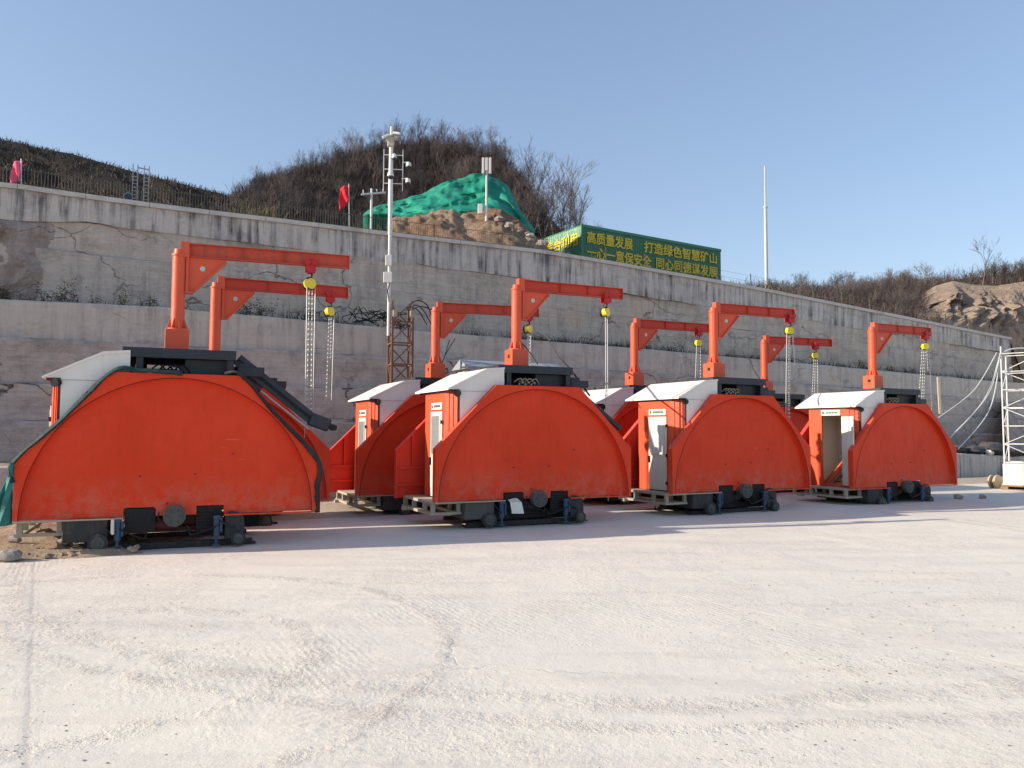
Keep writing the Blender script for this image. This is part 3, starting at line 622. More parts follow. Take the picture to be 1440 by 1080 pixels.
# ------------------------------------------------------------------ bare trees
def make_tree(seed, h, spread=.5, levels=4, kids=4, trunk_r=.05, multi=1, up=.25):
    R = random.Random(seed); T = MB(); C = MB()
    def br(p, d, l, r, lv):
        pts = [p]; q = p; dd = d.copy(); n = 3
        for i in range(n):
            dd = (dd+Vector((R.gauss(0, .13), R.gauss(0, .13), R.gauss(0, .08)+up*.12))).normalized(); q = q+dd*l/n; pts.append(q)
        (T if lv == 0 else C).tube(pts, lambda t: r*(1-.55*t), 5 if lv == 0 else 3)
        if lv >= levels: return
        for i in range(kids+(1 if lv else 2)):
            t = R.uniform(.3, 1) if i else 1; k = t*n; a = int(min(k, n-1)); s = pts[a].lerp(pts[a+1], k-a)
            ax = Vector((R.gauss(0, 1), R.gauss(0, 1), R.gauss(0, .3))); ax -= dd*ax.dot(dd); ax.normalize()
            nd = (dd*(1-spread*.45)+ax*spread*R.uniform(.6, 1.3)+Vector((0, 0, up))).normalized()
            br(s, nd, l*R.uniform(.45, .72), max(r*(1-.55*t)*.6, .006), lv+1)
    for m_ in range(multi):
        d = Vector((R.gauss(0, .28) if multi > 1 else R.gauss(0, .06), R.gauss(0, .28) if multi > 1 else 0, 1)).normalized()
        br(Vector((R.gauss(0, .06)*(multi > 1), 0, -.15)), d, h*.42, trunk_r, 0)
    return T, C
TT = []
for i, (h, sp_, lv, kd, tr_, mu) in enumerate([(4.6, .5, 4, 3, .06, 1), (5.2, .42, 4, 3, .065, 2), (3.6, .6, 4, 3, .045, 3), (3.0, .55, 3, 4, .035, 4), (4.2, .75, 4, 3, .055, 2)]):
    T, C_ = make_tree(100+i, h, sp_, lv, kd, tr_, mu); TT.append((T.mesh('trunk', M['bark']), C_.mesh('crown', M['twig'])))
def tree(kind, loc, sc, label, group=None, rz=None, name='bare_tree', cat='tree'):
    e_ = empty(name, loc, random.uniform(0, 6.28) if rz is None else rz, label, cat, group); e_.scale = (sc, sc, sc*random.uniform(.9, 1.1))
    for nm, me in zip(('trunk', 'crown'), TT[kind]):
        c = bpy.data.objects.new(nm, me); COL.objects.link(c); c.parent = e_
    return e_
WOODL = 'leafless grey brown tree crowded among others on the wooded hilltop'
for i in range(210):
    px = random.uniform(355, 745); t = random.uniform(.45, 1.0) if i > 100 else random.uniform(.9, 1.02)
    edge_f = min(1, (px-340)/160)*min(1, (775-px)/60+.35)
    tree(random.randrange(5), terr(px, t), random.uniform(.42, .72)*(.55+.45*edge_f), WOODL, 'leafless trees of the wooded hilltop')
for px, t, sc in ((592, .98, 1.35), (640, .97, 1.3), (672, .99, 1.15), (705, .97, 1.2), (560, .99, 1.05), (720, .9, 1.1)):
    tree(random.choice([0, 1]), terr(px, t), sc*.5, 'taller leafless tree standing out against the sky on top of the wooded hill', 'taller trees on the hill crest')
for px, t, sc, k_ in ((762, .80, 1.3, 4), (785, .82, 1.45, 1), (806, .84, 1.25, 4), (775, .88, 1.4, 0), (745, .75, 1.1, 2), (824, .86, 1.0, 3), (795, .9, 1.3, 1), (735, .72, 1.0, 4), (815, .88, 1.15, 1), (834, .86, .9, 4), (770, .78, 1.2, 0), (790, .78, 1.2, 4), (752, .85, 1.2, 1)):
    tree(k_, terr(px, t), sc, 'bare spreading tree between the green netting and the green sign building', 'bare trees right of the netting')
for i in range(46):
    px = random.choice([random.uniform(1120, 1330), random.uniform(1165, 1290)]); t = random.uniform(.1, .9)
    tree(random.choice([2, 3, 3]), terr(px, t), random.uniform(.35, .68), 'small leafless shrub in the reddish scrub above the right part of the wall', 'shrubs above the right part of the wall', name='bare_shrub', cat='shrub')
for i in range(14):
    tree(3, terr(random.uniform(1020, 1130), random.uniform(.1, .8)), random.uniform(.25, .4), 'little twiggy bush beside the tall thin pole above the wall', 'bushes beside the tall pole', name='bare_shrub', cat='shrub')
q = at(1382, 398, 50); tree(0, q, .75, 'slender bare tree standing alone on the cliff top at the right', rz=1)
q = at(1300, 396, 52); tree(3, q, .6, 'small bare tree on the crest just left of the cliff', rz=2)
for i in range(12):
    px = random.uniform(1395, 1470); tree(random.choice([2, 3]), at(px, 397-random.uniform(0, 6), 50), random.uniform(.3, .5), 'low bare bush on top of the cliff near the right edge of the view', 'bushes on the cliff top', name='bare_shrub', cat='shrub')
# -- weeds on the planted shelf of the wall
def weed_mesh(seed, h, n=26, leaf=.05):
    R = random.Random(seed); st = MB(); lf = MB()
    for i in range(5):
        d = Vector((R.gauss(0, .22), R.gauss(0, .22), 1)); l = h*R.uniform(.6, 1); b = Vector((R.gauss(0, .08), R.gauss(0, .05), -.03))
        pts = [b, b+d*l*.5+Vector((R.gauss(0, .03), 0, 0)), b+d*l]; st.tube(pts, lambda t: .008*(1-.6*t), 3)
        for k in range(n):
            t = R.uniform(.2, 1); p = b+d*l*t+Vector((R.gauss(0, .07), R.gauss(0, .07), R.gauss(0, .03))); a = Vector((R.gauss(0, 1), R.gauss(0, 1), R.gauss(0, .6))).normalized()*leaf*R.uniform(.6, 1.3)
            q = a.orthogonal().normalized()*leaf*.35; lf.add([p-a, p+q, p+a, p-q], [(0, 1, 2, 3)])
    return st.mesh('stem', M['bark']), lf.mesh('foliage', M['leaf'])
WM = [weed_mesh(300+i, h, n, lfz) for i, (h, n, lfz) in enumerate([(.42, 20, .035), (.62, 22, .035), (.5, 34, .04), (.32, 30, .035)])]
def weed(k_, loc, sc, label, group):
    e_ = empty('weed_plant', loc, random.uniform(0, 6), label, 'plant', group); e_.scale = (sc,)*3
    for nm, me in zip(('stem', 'foliage'), WM[k_]): c = bpy.data.objects.new(nm, me); COL.objects.link(c); c.parent = e_
for px in [2, 10, 18, 34, 70, 80, 102, 104, 137, 170, 208, 212, 340, 350, 372, 380, 428, 436, 462, 520, 780, 791, 796, 840, 850, 858, 868, 885, 893, 905, 917, 932, 946, 957, 1040, 1196, 1204, 1212, 1228, 1250, 1262, 1275]:
    s_, z_ = wp(px, interp(px, E4)-3, 3.6+random.uniform(-.5, .5)); oo = 3.4+random.uniform(-.3, .8)
    weed(0 if random.random() < .3 else random.randrange(4), wpos(s_, oo, zt('e4', s_)+.02), random.uniform(.7, 1.2)*(1 if px < 500 else .85), 'scraggly weed growing on the middle shelf of the quarry wall', 'weeds growing on the middle shelf')
B = []
for i in range(3000):
    s_ = random.uniform(-9, 34); s_ = s_ if (s_ < 0 or fbm(s_*.4, 1, 2) > -.1) else random.uniform(6, 18)
    if s_ < -1 and random.random() < .75: continue
    B.append(wpos(s_, random.uniform(2.95, 4.5), zt('e4', s_)+.02))
sticks('dry_weeds', M['drygrass'], B, [random.uniform(.08, .36) for _ in B], .007, .5, 3, 'thin dry grass along the middle shelf of the quarry wall', 'weeds')
for i in range(5):
    weed(2, wpos(wp(455+i*6, 650, .8)[0], .7+.2*i, zt('e0', 0)+.02), .55, 'dark green weed on the low shelf seen between the two left machines', 'weeds on the low shelf')
# ------------------------------------------------------------------ fence on top of the wall
fe = empty('fence', wpos(0, 4.8, 7), 0, 'low rusty wire fence of thin upright bars running along the top of the wall', 'fence')
fs0, fs1 = wp(-200, 262, 4.8)[0], wp(770, 354, 4.8)[0]
def FZ(s): return zt('e6', s)+.05
def fpar(o): o.parent = fe; o.matrix_parent_inverse = Matrix.Translation(-fe.location)
mb = MB(); s = fs0
while s < fs1:
    p = wpos(s, 4.8, FZ(s)); mb.beam(p, p+Vector((random.gauss(0, .004), 0, .5+random.uniform(-.02, .02))), .010, .010); s += .075
for dz in (.08, .45):
    k_ = 40; 
    for i in range(k_):
        a, b = fs0+(fs1-fs0)*i/k_, fs0+(fs1-fs0)*(i+1)/k_; mb.beam(wpos(a, 4.8, FZ(a)+dz), wpos(b, 4.8, FZ(b)+dz), .014, .014)
fpar(mb.build('bars', M['fence']))
s = fs0
fe2 = wp(1421, 476, 4.8)[0]
while s < fe2:
    p = wpos(s, 4.8, FZ(s)); mb = MB(); mb.beam(p-Vector((0, 0, .05)), p+Vector((0, 0, .56)), .03, .03); fpar(mb.build('post', M['fence'])); s += 2.4 if s < fs1 else 1.7
mb = MB()
for dz in (.25, .48):
    for i in range(16):
        a, b = fs1+(fe2-fs1)*i/16, fs1+(fe2-fs1)*(i+1)/16; mb.beam(wpos(a, 4.8, FZ(a)+dz), wpos(b, 4.8, FZ(b)+dz), .006, .006)
fpar(mb.build('wire', M['fence']))
# flags
def flag(px, py, o, mat, lab, sc=1):
    s_, z_ = wp(px, py, o); e_ = empty('flag', wpos(s_, o, zt('e6', s_)), 0, lab, 'flag')
    hgt = z_-zt('e6', s_)+.42*sc; MB().cyl((0, 0, 0), (-.04, 0, hgt), .012, n=6).build('flagpole', M['mast'], e_)
    P = []
    for i in range(10):
        P.append([Vector((-.03-.028*i*sc+.01*math.sin(j), .05*math.sin(i*.9+j*.5)*sc, hgt-.02-.05*j*sc-.012*i*sc-(.02*sc*i*(j/9)))) for j in range(10)])
    mb = MB().grid(P); f = mb.build('cloth', mat, e_, smooth=True)
    so_ = f.modifiers.new('thickness', 'SOLIDIFY'); so_.thickness = .004
flag(31, 245, 4.75, M['pink'], 'faded pink flag on the wall top at the far left', .95)
flag(492, 280, 5.3, M['redflag'], 'red flag on a short pole above the wall, left of the white camera mast', 1.15)
# ladder frame
s_, _ = wp(197, 285, 5.1); e_ = empty('ladder_frame', wpos(s_, 5.15, zt('e6', s_)), math.atan2(.448, .894), 'grey upright ladder frame standing on top of the wall at the left', 'frame')
for x0 in (-.20, .08):
    mb = MB()
    for dx in (0, .12): mb.beam((x0+dx, 0, 0), (x0+dx, 0, 1.22), .025, .025)
    for k_ in range(9): mb.beam((x0, 0, .08+k_*.1), (x0+.12, 0, .08+k_*.1), .015, .018)
    mb.build('ladder_post', M['kioskroof'], e_)
MB().beam((-.09, 0, 1.14), (.2, 0, 1.12), .03, .03).build('crossbar', M['kioskroof'], e_)
s_, _ = wp(180, 285, 4.85); e_ = empty('floodlight', wpos(s_, 4.72, zt('e6', s_)+.05), math.atan2(.448, .894), 'round green backed floodlight on the wall top left of the ladder frame', 'floodlight')
MB().cyl((0, -.02, .12), (0, .06, .12), .12, .09, 16).build('lamp_head', M['kioskroof'], e_); MB().beam((0, .02, -.02), (0, .02, .1), .03, .03).build('bracket', M['green'], e_)
MB().cyl((0, -.032, .12), (0, -.021, .12), .10, .10, 16).build('lens', M['glass'], e_)
MB().beam((-.12, .05, 0), (-.12, .05, .34), .03, .03).box(-.14, -.10, 0, .03, .3, .36).build('stake', M['green'], e_)
# utility pole
q = at(522, 306, 30); e_ = empty('utility_pole', q-Vector((0, 0, .9)), .3, 'short white utility pole with a crossarm on the slope right of the red flag', 'pole')
MB().cyl((0, 0, 0), (0, 0, 2.05), .055, .045, 8).build('pole', M['mast'], e_)
mb = MB().beam((-.4, 0, 1.78), (.55, 0, 1.95), .07, .07); 
mb.build('crossarm', M['mast'], e_)
for x in (-.32, .2, .45): MB().cyl((x, 0, 1.85+x*.15), (x, 0, 2.02+x*.15), .025, n=6).build('insulator', M['kiosk'], e_)
# antenna pole
q = at(684, 297, 37.5); e_ = empty('antenna_pole', q-Vector((0, 0, .5)), 0, 'white antenna pole with panel antennas standing in front of the green netting', 'antenna')
MB().cyl((0, 0, 0), (0, 0, 2.8), .06, .05, 8).build('pole', M['mast'], e_)
for x in (-.17, .0, .17): MB().bbox(x-.06, x+.06, -.1, 0, 2.35 if x else 2.5, 3.15, .01).build('panel_antenna', M['mast'], e_)
MB().bbox(-.42, -.18, -.1, .1, .35, .85, .02).build('cabinet', M['mast'], e_)
# tall thin pole right
s_, z_ = wp(1078, 403, 6.2); pb = at(1078, 404, 36); ptop = at(1073.5, 233, 36); e_ = empty('lamp_pole', pb-Vector((0, 0, .6)), 0, 'very tall thin pale pole rising above the wall right of the green sign building', 'pole')
MB().cyl((0, 0, 0), (0, 0, 4.4), .085, .075, 10).cyl((0, 0, 4.4), (0, 0, ptop.z-pb.z+.6), .045, .03, 8).build('pole', M['kiosk'], e_, True)
MB().cyl((0, 0, 4.36), (0, 0, 4.44), .1, n=10).build('flange', M['kiosk'], e_)
# ------------------------------------------------------------------ sign building
A = at(818, 317, 48); Bq = at(1013, 352, 54.6); dv_ = (Bq-A); dv_.z = 0; LB = dv_.length; ang = math.atan2(dv_.y, dv_.x)
bz = A.z-3.3; sb = empty('sign_building', (A.x, A.y, bz), ang, 'long dark green corrugated building with yellow slogans on the hill above the wall', 'building')
HB = 3.3
def corr(n, L_, axis, z0, z1, d=.03):
    mb = MB(); pts = []
    for i in range(n*2+1):
        x = L_*i/(2*n); pts.append((x, d if i % 2 else 0))
    P = []
    for z in (z0, z1): P.append([Vector((x, -y, z)) if axis == 'x' else Vector((-y, x, z)) for x, y in pts])
    if axis == 'x': P = P[::-1]
    return MB().grid(P) if axis == 'x' else MB().grid(P)
corr(60, LB, 'x', -1.5, HB).build('front_wall', M['green'], sb)
corr(30, 6.2, 'y', -1.5, HB).build('side_wall', M['ltgreen'], sb)
MB().box(-.02, LB+.02, .02, 6.2, HB-.02, HB+.06).box(LB-.02, LB+.03, 0, 6.2, 0, HB-.03).box(0, LB, 6.15, 6.2, 0, HB-.03).build('roof', M['green'], sb)
MB().box(-.06, LB+.04, -.06, -.031, HB-.10, HB+.08).box(-.07, .03, -.065, .02, 0, HB+.09).build('trim', M['ltgreen'], sb)
def text(s_, size, mat, name, parent, loc, rot, ext=.012, sx=1, label=None, off=.0):
    cu = bpy.data.curves.new(name, 'FONT'); cu.body = s_; cu.size = size; cu.extrude = ext; cu.align_x = 'LEFT'; cu.resolution_u = 3
    tmp = bpy.data.objects.new('tmp', cu); COL.objects.link(tmp); dg = bpy.context.evaluated_depsgraph_get()
    me = bpy.data.meshes.new_from_object(tmp.evaluated_get(dg)); bpy.data.objects.remove(tmp); me.materials.clear(); me.materials.append(mat)
    if off:
        import bmesh
        bm_ = bmesh.new(); bm_.from_mesh(me); g0 = list(bm_.verts)+list(bm_.edges)+list(bm_.faces)
        for q_, (dx, dz) in enumerate(((off, 0), (0, off), (off, off))):
            rr = bmesh.ops.duplicate(bm_, geom=g0); vv = [e for e in rr['geom'] if isinstance(e, bmesh.types.BMVert)]; bmesh.ops.translate(bm_, verts=vv, vec=(dx, dz, .001*(q_+1)))
        bm_.to_mesh(me); bm_.free()
    xs_ = [v.co.x for v in me.vertices]
    o = bpy.data.objects.new(name, me); COL.objects.link(o); o.parent = parent; o.location = loc; o.rotation_euler = rot; o.scale = (sx, 1, 1)
    return o, (min(xs_), max(xs_)) if xs_ else (0, 1)
def fit_text(s_, x0, x1, zb_, size, mat, parent, y=-.05, off=.03):
    o, (a, b) = text(s_, size, mat, 'lettering', parent, (0, 0, 0), (PI/2, 0, 0), off=off); k_ = (x1-x0)/(b-a); o.scale = (k_, 1, 1); o.location = (x0-a*k_, y, zb_); return o
fit_text('高质量发展', LB*.03, LB*.335, HB-1.0, .80, M['gold'], sb)
fit_text('打造绿色智慧矿山', LB*.415, LB*.965, HB-1.0, .80, M['gold'], sb)
fit_text('一心一意保安全', LB*.03, LB*.465, HB-1.95, .80, M['gold'], sb)
fit_text('同心同德谋发展', LB*.50, LB*.965, HB-1.95, .80, M['gold'], sb)
o, (a, b) = text('资源综合利用', .86, M['gold'], 'lettering', sb, (0, 0, 0), (PI/2, 0, -PI/2), off=.03); k_ = 5.4/(b-a); o.scale = (k_, 1, 1); o.location = (-.05, 5.75+a*k_, HB-1.1)
# ------------------------------------------------------------------ camera mast and rusty tower
tw = at(561, 640, 18.3); tower = empty('lattice_tower', (tw.x, tw.y, 0), .35, 'rusty square lattice tower standing before the wall between the left machines', 'tower')
hw = .24; TZ = at(561, 432, 18.3).z
for sx in (-1, 1):
    for sy in (-1, 1): MB().beam((sx*hw, sy*hw, 0), (sx*hw, sy*hw, TZ), .045, .045).build('leg', M['rust'], tower)
mb = MB(); k_ = 0; z = .2
while z < TZ-.3:
    for (a, b) in (((-1, -1), (1, -1)), ((1, -1), (1, 1)), ((1, 1), (-1, 1)), ((-1, 1), (-1, -1))):
        mb.beam((a[0]*hw, a[1]*hw, z), (b[0]*hw, b[1]*hw, z), .03, .03)
        A_, B_ = (a, b) if k_ % 2 == 0 else (b, a); mb.beam((A_[0]*hw, A_[1]*hw, z), (B_[0]*hw, B_[1]*hw, z+.5), .025, .025)
    z += .5; k_ += 1
mb.build('bracing', M['rust'], tower)
for x_ in (-.2, .2): MB().bbox(x_-.05, x_+.05, -.34, -.28, TZ-.28, TZ-.12, .01).build('insulator_block', M['beige'], tower)
mq = at(547, 430, 18.15); ms = empty('camera_mast', (mq.x, mq.y, TZ-.7), .1, 'tall white mast with surveillance cameras and boxes, rising above the rusty lattice tower', 'mast')
def MZ(py): return at(547, py, 18.15).z-(TZ-.7)
MB().cyl((0, 0, 0), (0, 0, MZ(290)), .042, .038, 10).cyl((0, 0, MZ(290)), (0, 0, MZ(196)), .060, .045, 10).cyl((0, 0, MZ(330)), (0, 0, MZ(290)), .05, .05, 10).build('pole', M['mast'], ms, True)
MB().bbox(-.085, .07, -.07, .07, MZ(207), MZ(193), .015).box(-.13, -.085, -.05, .05, MZ(200), MZ(193)).box(.07, .15, -.04, .04, MZ(197), MZ(191)).build('head_box', M['beige'], ms)
MB().cyl((0, 0, MZ(190)), (0, 0, MZ(178)), .035, .03, 8).build('finial', M['mast'], ms)
MB().cyl((.05, -.06, MZ(188)), (.2, -.12, MZ(190)), .035, .03, 8).build('camera', M['mast'], ms, True)
MB().cyl((-.05, -.06, MZ(191)), (-.2, -.1, MZ(196)), .03, .03, 8).build('camera', M['mast'], ms, True)
mb = MB()
for x_ in (-.17, .28): mb.beam((x_, 0, MZ(268)), (x_, 0, MZ(210)), .02, .02)
for py in (218, 238, 258): mb.beam((-.17, 0, MZ(py)), (.28, 0, MZ(py)), .018, .018)
mb.build('side_frame', M['mast'], ms)
for x_, py, r_ in ((.42, 233, .07), (.41, 256, .07), (.08, 222, .06), (0, 248, .085)):
    c_ = MB().cyl((x_, -.05, MZ(py-4)), (x_, -.05, MZ(py+1)), r_*.8, r_, 12).beam((x_-.15 if x_ > .3 else x_, 0, MZ(py-5)), (x_, -.05, MZ(py-5)), .025, .025).build('camera_housing', M['mast'], ms, True)
    MB().blob((x_, -.05, MZ(py+1.5)), r_*.85, (1, 1, .9), 10, 0).build('dome', M['glass'], c_, True)
MB().bbox(-.09, .06, -.13, -.05, MZ(375), MZ(360), .01).build('control_box', M['mast'], ms)
MB().bbox(-.13, .07, -.15, -.05, MZ(399), MZ(384), .01).build('control_box', M['mast'], ms)
MB().tube([(0, -.07, MZ(399)), (-.03, -.08, MZ(410)), (.0, -.07, MZ(425))], .012).build('cable', M['black'], ms)
# cable heaps on the wall shelf and arcs
def curve_pts(P, n=14):
    P = [Vector(p) for p in P]; out = []
    for i in range(len(P)-1):
        p0, p1, p2, p3 = P[max(i-1, 0)], P[i], P[i+1], P[min(i+2, len(P)-1)]
        for k in range(n):
            t = k/n; out.append(.5*((2*p1)+(p2-p0)*t+(2*p0-5*p1+4*p2-p3)*t*t+(3*p1-p0-3*p2+p3)*t**3))
    return out+[P[-1]]
mb = MB(); R = random.Random(4)
for i in range(16):
    s_ = wp(505+R.uniform(0, 55), 450, 3.2)[0]; z_ = zt('e4', s_)+.04; pts = []
    for k in range(5): pts.append(wpos(s_+R.uniform(-.45, .55), 3.1+R.uniform(-.3, .5), z_+R.uniform(0, .5)))
    mb.tube(curve_pts(pts, 6), .012, 4)
tag(mb.build('cable_heap', M['black'], smooth=True), 'tangled heap of thin black cables on the wall shelf behind the lattice tower', 'cables')
for i, (a, b, c_) in enumerate([((572, 436), (598, 424), (612, 462)), ((574, 438), (592, 430), (608, 461)), ((570, 434), (586, 432), (600, 458)), ((575, 440), (605, 432), (616, 464))]):
    p = [at(a[0], a[1], 18.2), at((a[0]+b[0])/2, b[1]-1, 18.8), at(b[0]+3, b[1]+6, 19.6), at(c_[0], c_[1]-2, 20.6)]
    tag(MB().tube(curve_pts(p), .014, 5).build('cable', M['black'], smooth=True), 'black hose arching from the top of the rusty tower to the wall shelf', 'cable', 'black hoses arching from the rusty tower')
for i, (P, lab, r_) in enumerate([
    ([(632, 478, 17.2), (622, 510, 17.3), (606, 545, 17.0)], 'thin black cable slanting down left of the second rear crane post', .01),
    ([(640, 476, 17.3), (626, 500, 17.2), (612, 534, 17.0)], 'second thin black cable slanting down beside the second rear crane post', .01),
    ([(728, 476, 16.2), (742, 492, 16.2), (756, 512, 16.0)], 'black cable slanting down right of the nearer middle crane post', .014),
    ([(757, 468, 19), (772, 478, 17.5), (786, 500, 15.5), (803, 520, 14.9), (829, 556, 14.3)], 'thick black cable running down to the right end of the middle machine', .018),
    ([(1021, 500, 19.6), (1050, 502, 19.2), (1060, 520, 18.8), (1068, 532, 18.4)], 'black cable curving down behind the fourth crane post from the right', .014)]):
    tag(MB().tube(curve_pts([at(*p) for p in P]), r_, 5).build('cable', M['black'], smooth=True), lab, 'cable')
# ------------------------------------------------------------------ kiosk behind
ks = at(662, 600, 18.6); kk_ = empty('kiosk', (ks.x, ks.y, 0), .44, 'small grey and white kiosk roof showing behind the middle machine', 'kiosk')
KZ = at(700, 512, 18.8).z
MB().box(0, 2.45, 0, .9, 0, KZ-.12).build('wall', M['kiosk'], kk_)
mb = MB(); mb.add([(-.12, -.12, KZ-.12), (-.12, 1.02, KZ-.12), (-.12, .45, KZ+.12), (2.6, -.12, KZ-.12), (2.6, 1.02, KZ-.12), (2.6, .45, KZ+.12)], [(0, 1, 2), (5, 4, 3), (0, 2, 5, 3), (2, 1, 4, 5), (0, 3, 4, 1)])
mb.box(-.14, 2.62, -.15, -.1, KZ-.16, KZ-.09); mb.build('roof', M['kioskroof'], kk_)
MB().box(.1, 2.5, -.152, -.12, KZ-.20, KZ-.165).build('gutter', M['mast'], kk_)
for x_ in (.22, .42): MB().box(x_, x_+.14, -.012, .02, KZ-.5, KZ-.24).build('window', M['glass'], kk_)
MB().box(-.012, .02, .25, .5, KZ-.6, KZ-.25).build('window', M['pane'], kk_)
# ------------------------------------------------------------------ right: white lattice tower on block
bx = at(1411, 688, 22.8); bl = empty('concrete_block', (bx.x, bx.y, .13), -.70, 'cream painted block on a wooden pallet at the right edge, carrying the white frame tower', 'block')
MB().bbox(0, 1.6, 0, 1.3, 0, .63, .02).build('body', M['creamblock'], bl)
pl = empty('wooden_pallet', (bx.x, bx.y, 0), -.70, 'wooden pallet under the cream block at the right edge', 'pallet')
mb = MB()
for y_ in (0, .55, 1.15): mb.box(-.05, 1.65, y_, y_+.12, .022, .10)
MB().box(-.05, 1.65, -.01, .13, 0, .02).box(-.05, 1.65, 1.14, 1.28, 0, .02).build('bottom_board', M['wood'], pl)
MB().box(-.05, .12, 0, 1.27, .021, .098).box(.7, .87, .001, 1.27, .021, .098).box(1.5, 1.65, 0, 1.27, .021, .098).build('bearer', M['wood'], pl)
mb = MB()
for k in range(7): mb.box(-.05, 1.65, -.02+k*.19, .12+k*.19, .10, .125)
mb.build('top_board', M['wood'], pl)
wt = empty('frame_tower', (bx.x+.12, bx.y+.1, .765), -.70, 'white tubular frame tower standing on the cream block at the right edge', 'frame tower')
TH = at(1412, 497, 23).z-.765
for x_ in (0, 1.1):
    for y_ in (0, .9): MB().cyl((x_, y_, 0), (x_, y_, TH+(.2 if x_ == 0 and y_ == 0 else 0)), .022, n=8).build('upright', M['mast'], wt)
mb = MB(); n_ = 6
for k in range(n_+1):
    z = .03+(TH-.05)*k/n_
    for a, b in (((0, 0), (1.1, 0)), ((0, 0), (0, .9)), ((1.1, 0), (1.1, .9)), ((0, .9), (1.1, .9))): mb.beam((a[0], a[1], z), (b[0], b[1], z), .022, .022)
    if k < n_:
        z2 = .03+(TH-.05)*(k+1)/n_; zz = (z, z2) if k % 2 else (z2, z)
        mb.beam((0, 0, zz[0]), (1.1, 0, zz[1]), .018, .018); mb.beam((0, 0, zz[1]), (0, .9, zz[0]), .018, .018); mb.beam((1.1, .0, zz[1]), (1.1, .9, zz[0]), .018, .018)
mb.build('bracing', M['mast'], wt)
top = Vector((bx.x+.12, bx.y+.1, TH+.78))
for i, (e1, e2, sag) in enumerate((((1320, 587, 21.2), (1370, 548), .25), ((1336, 616, 20.6), (1385, 560), .3), ((1347, 632, 20.4), (1392, 575), .3), ((1338, 612, 20.8), (1389, 556), .2))):
    a = at(*e1); m_ = at(e2[0], e2[1], 22)
    tag(MB().tube(curve_pts([a, m_, top+Vector((-.12*(i == 0), 0, .0))]), .013 if i < 3 else .008, 5).build('cable', M['mast'], smooth=True), ['uppermost white cable drooping from the frame tower to the rightmost machine', 'lower white cable drooping from the frame tower toward the shelf', 'lowest steep white cable from the frame tower to the edge of the rightmost guard', 'thin white cable lying beside the lower drooping one'][i], 'cable')
tag(MB().tube(curve_pts([top+Vector((-.05, 0, -.05)), top+Vector((.4, .05, .12)), top+Vector((1.1, .1, .1)), top+Vector((2, .1, -.2))]), .022, 6).build('hose', M['mast'], smooth=True), 'white hose arching over the top of the frame tower', 'hose')
e_ = empty('cable_reel', at(1404, 683, 23.3), .5, 'pale round reel leaning against the cream block', 'reel'); e_.location.z = 0
MB().cyl((0, 0, .2), (0, .05, .2), .2, n=18).build('flange', M['beige'], e_); MB().cyl((0, .05, .2), (0, .16, .2), .1, n=14).build('hub', M['wood'], e_); MB().cyl((0, .16, .2), (0, .2, .2), .2, n=18).build('flange', M['beige'], e_)
# tyre / tarp bundles on the low shelf at right
for i, (px, r_, sz_) in enumerate([(1337, .26, 1), (1352, .3, .8), (1364, .26, .9), (1376, .3, 1.), (1388, .34, .9), (1398, .4, 1.0), (1410, .42, .6), (1421, .36, .5), (1431, .4, .5), (1383, .22, .6)]):
    s_ = wp(px, 634, .5)[0]; r_ *= 1.25; p = wpos(s_, .35+.25*(i % 2), zt('e0', s_)+.1+(.1 if i in (4, 5) else 0))
    o = MB().blob((0, 0, 0), r_, (1.4, .9, .62*sz_), 11, .17, 500+i).build('tarp_bundle', M['tarpdark'], smooth=True); o.location = p; o.rotation_euler = (0, 0, .4)
    tag(o, 'crumpled dark tarpaulin bundle on the low shelf right of the last machine', 'bundle', 'dark bundles on the low shelf')
s_ = wp(1389, 640, .2)[0]; o = MB().blob((0, 0, 0), .16, (1.1, .8, .8), 8, .25, 555).build('plastic_bag', M['mast'], smooth=True); o.location = wpos(s_, .14, zt('e0', s_)+.07); tag(o, 'white crumpled plastic bag among the dark bundles on the low shelf', 'bag')
o = MB().beam(at(1319, 530, 24), at(1322, 582, 24), .06, .06).build('stake', M['beige']); tag(o, 'thin pale upright stake behind the rightmost machine', 'stake')
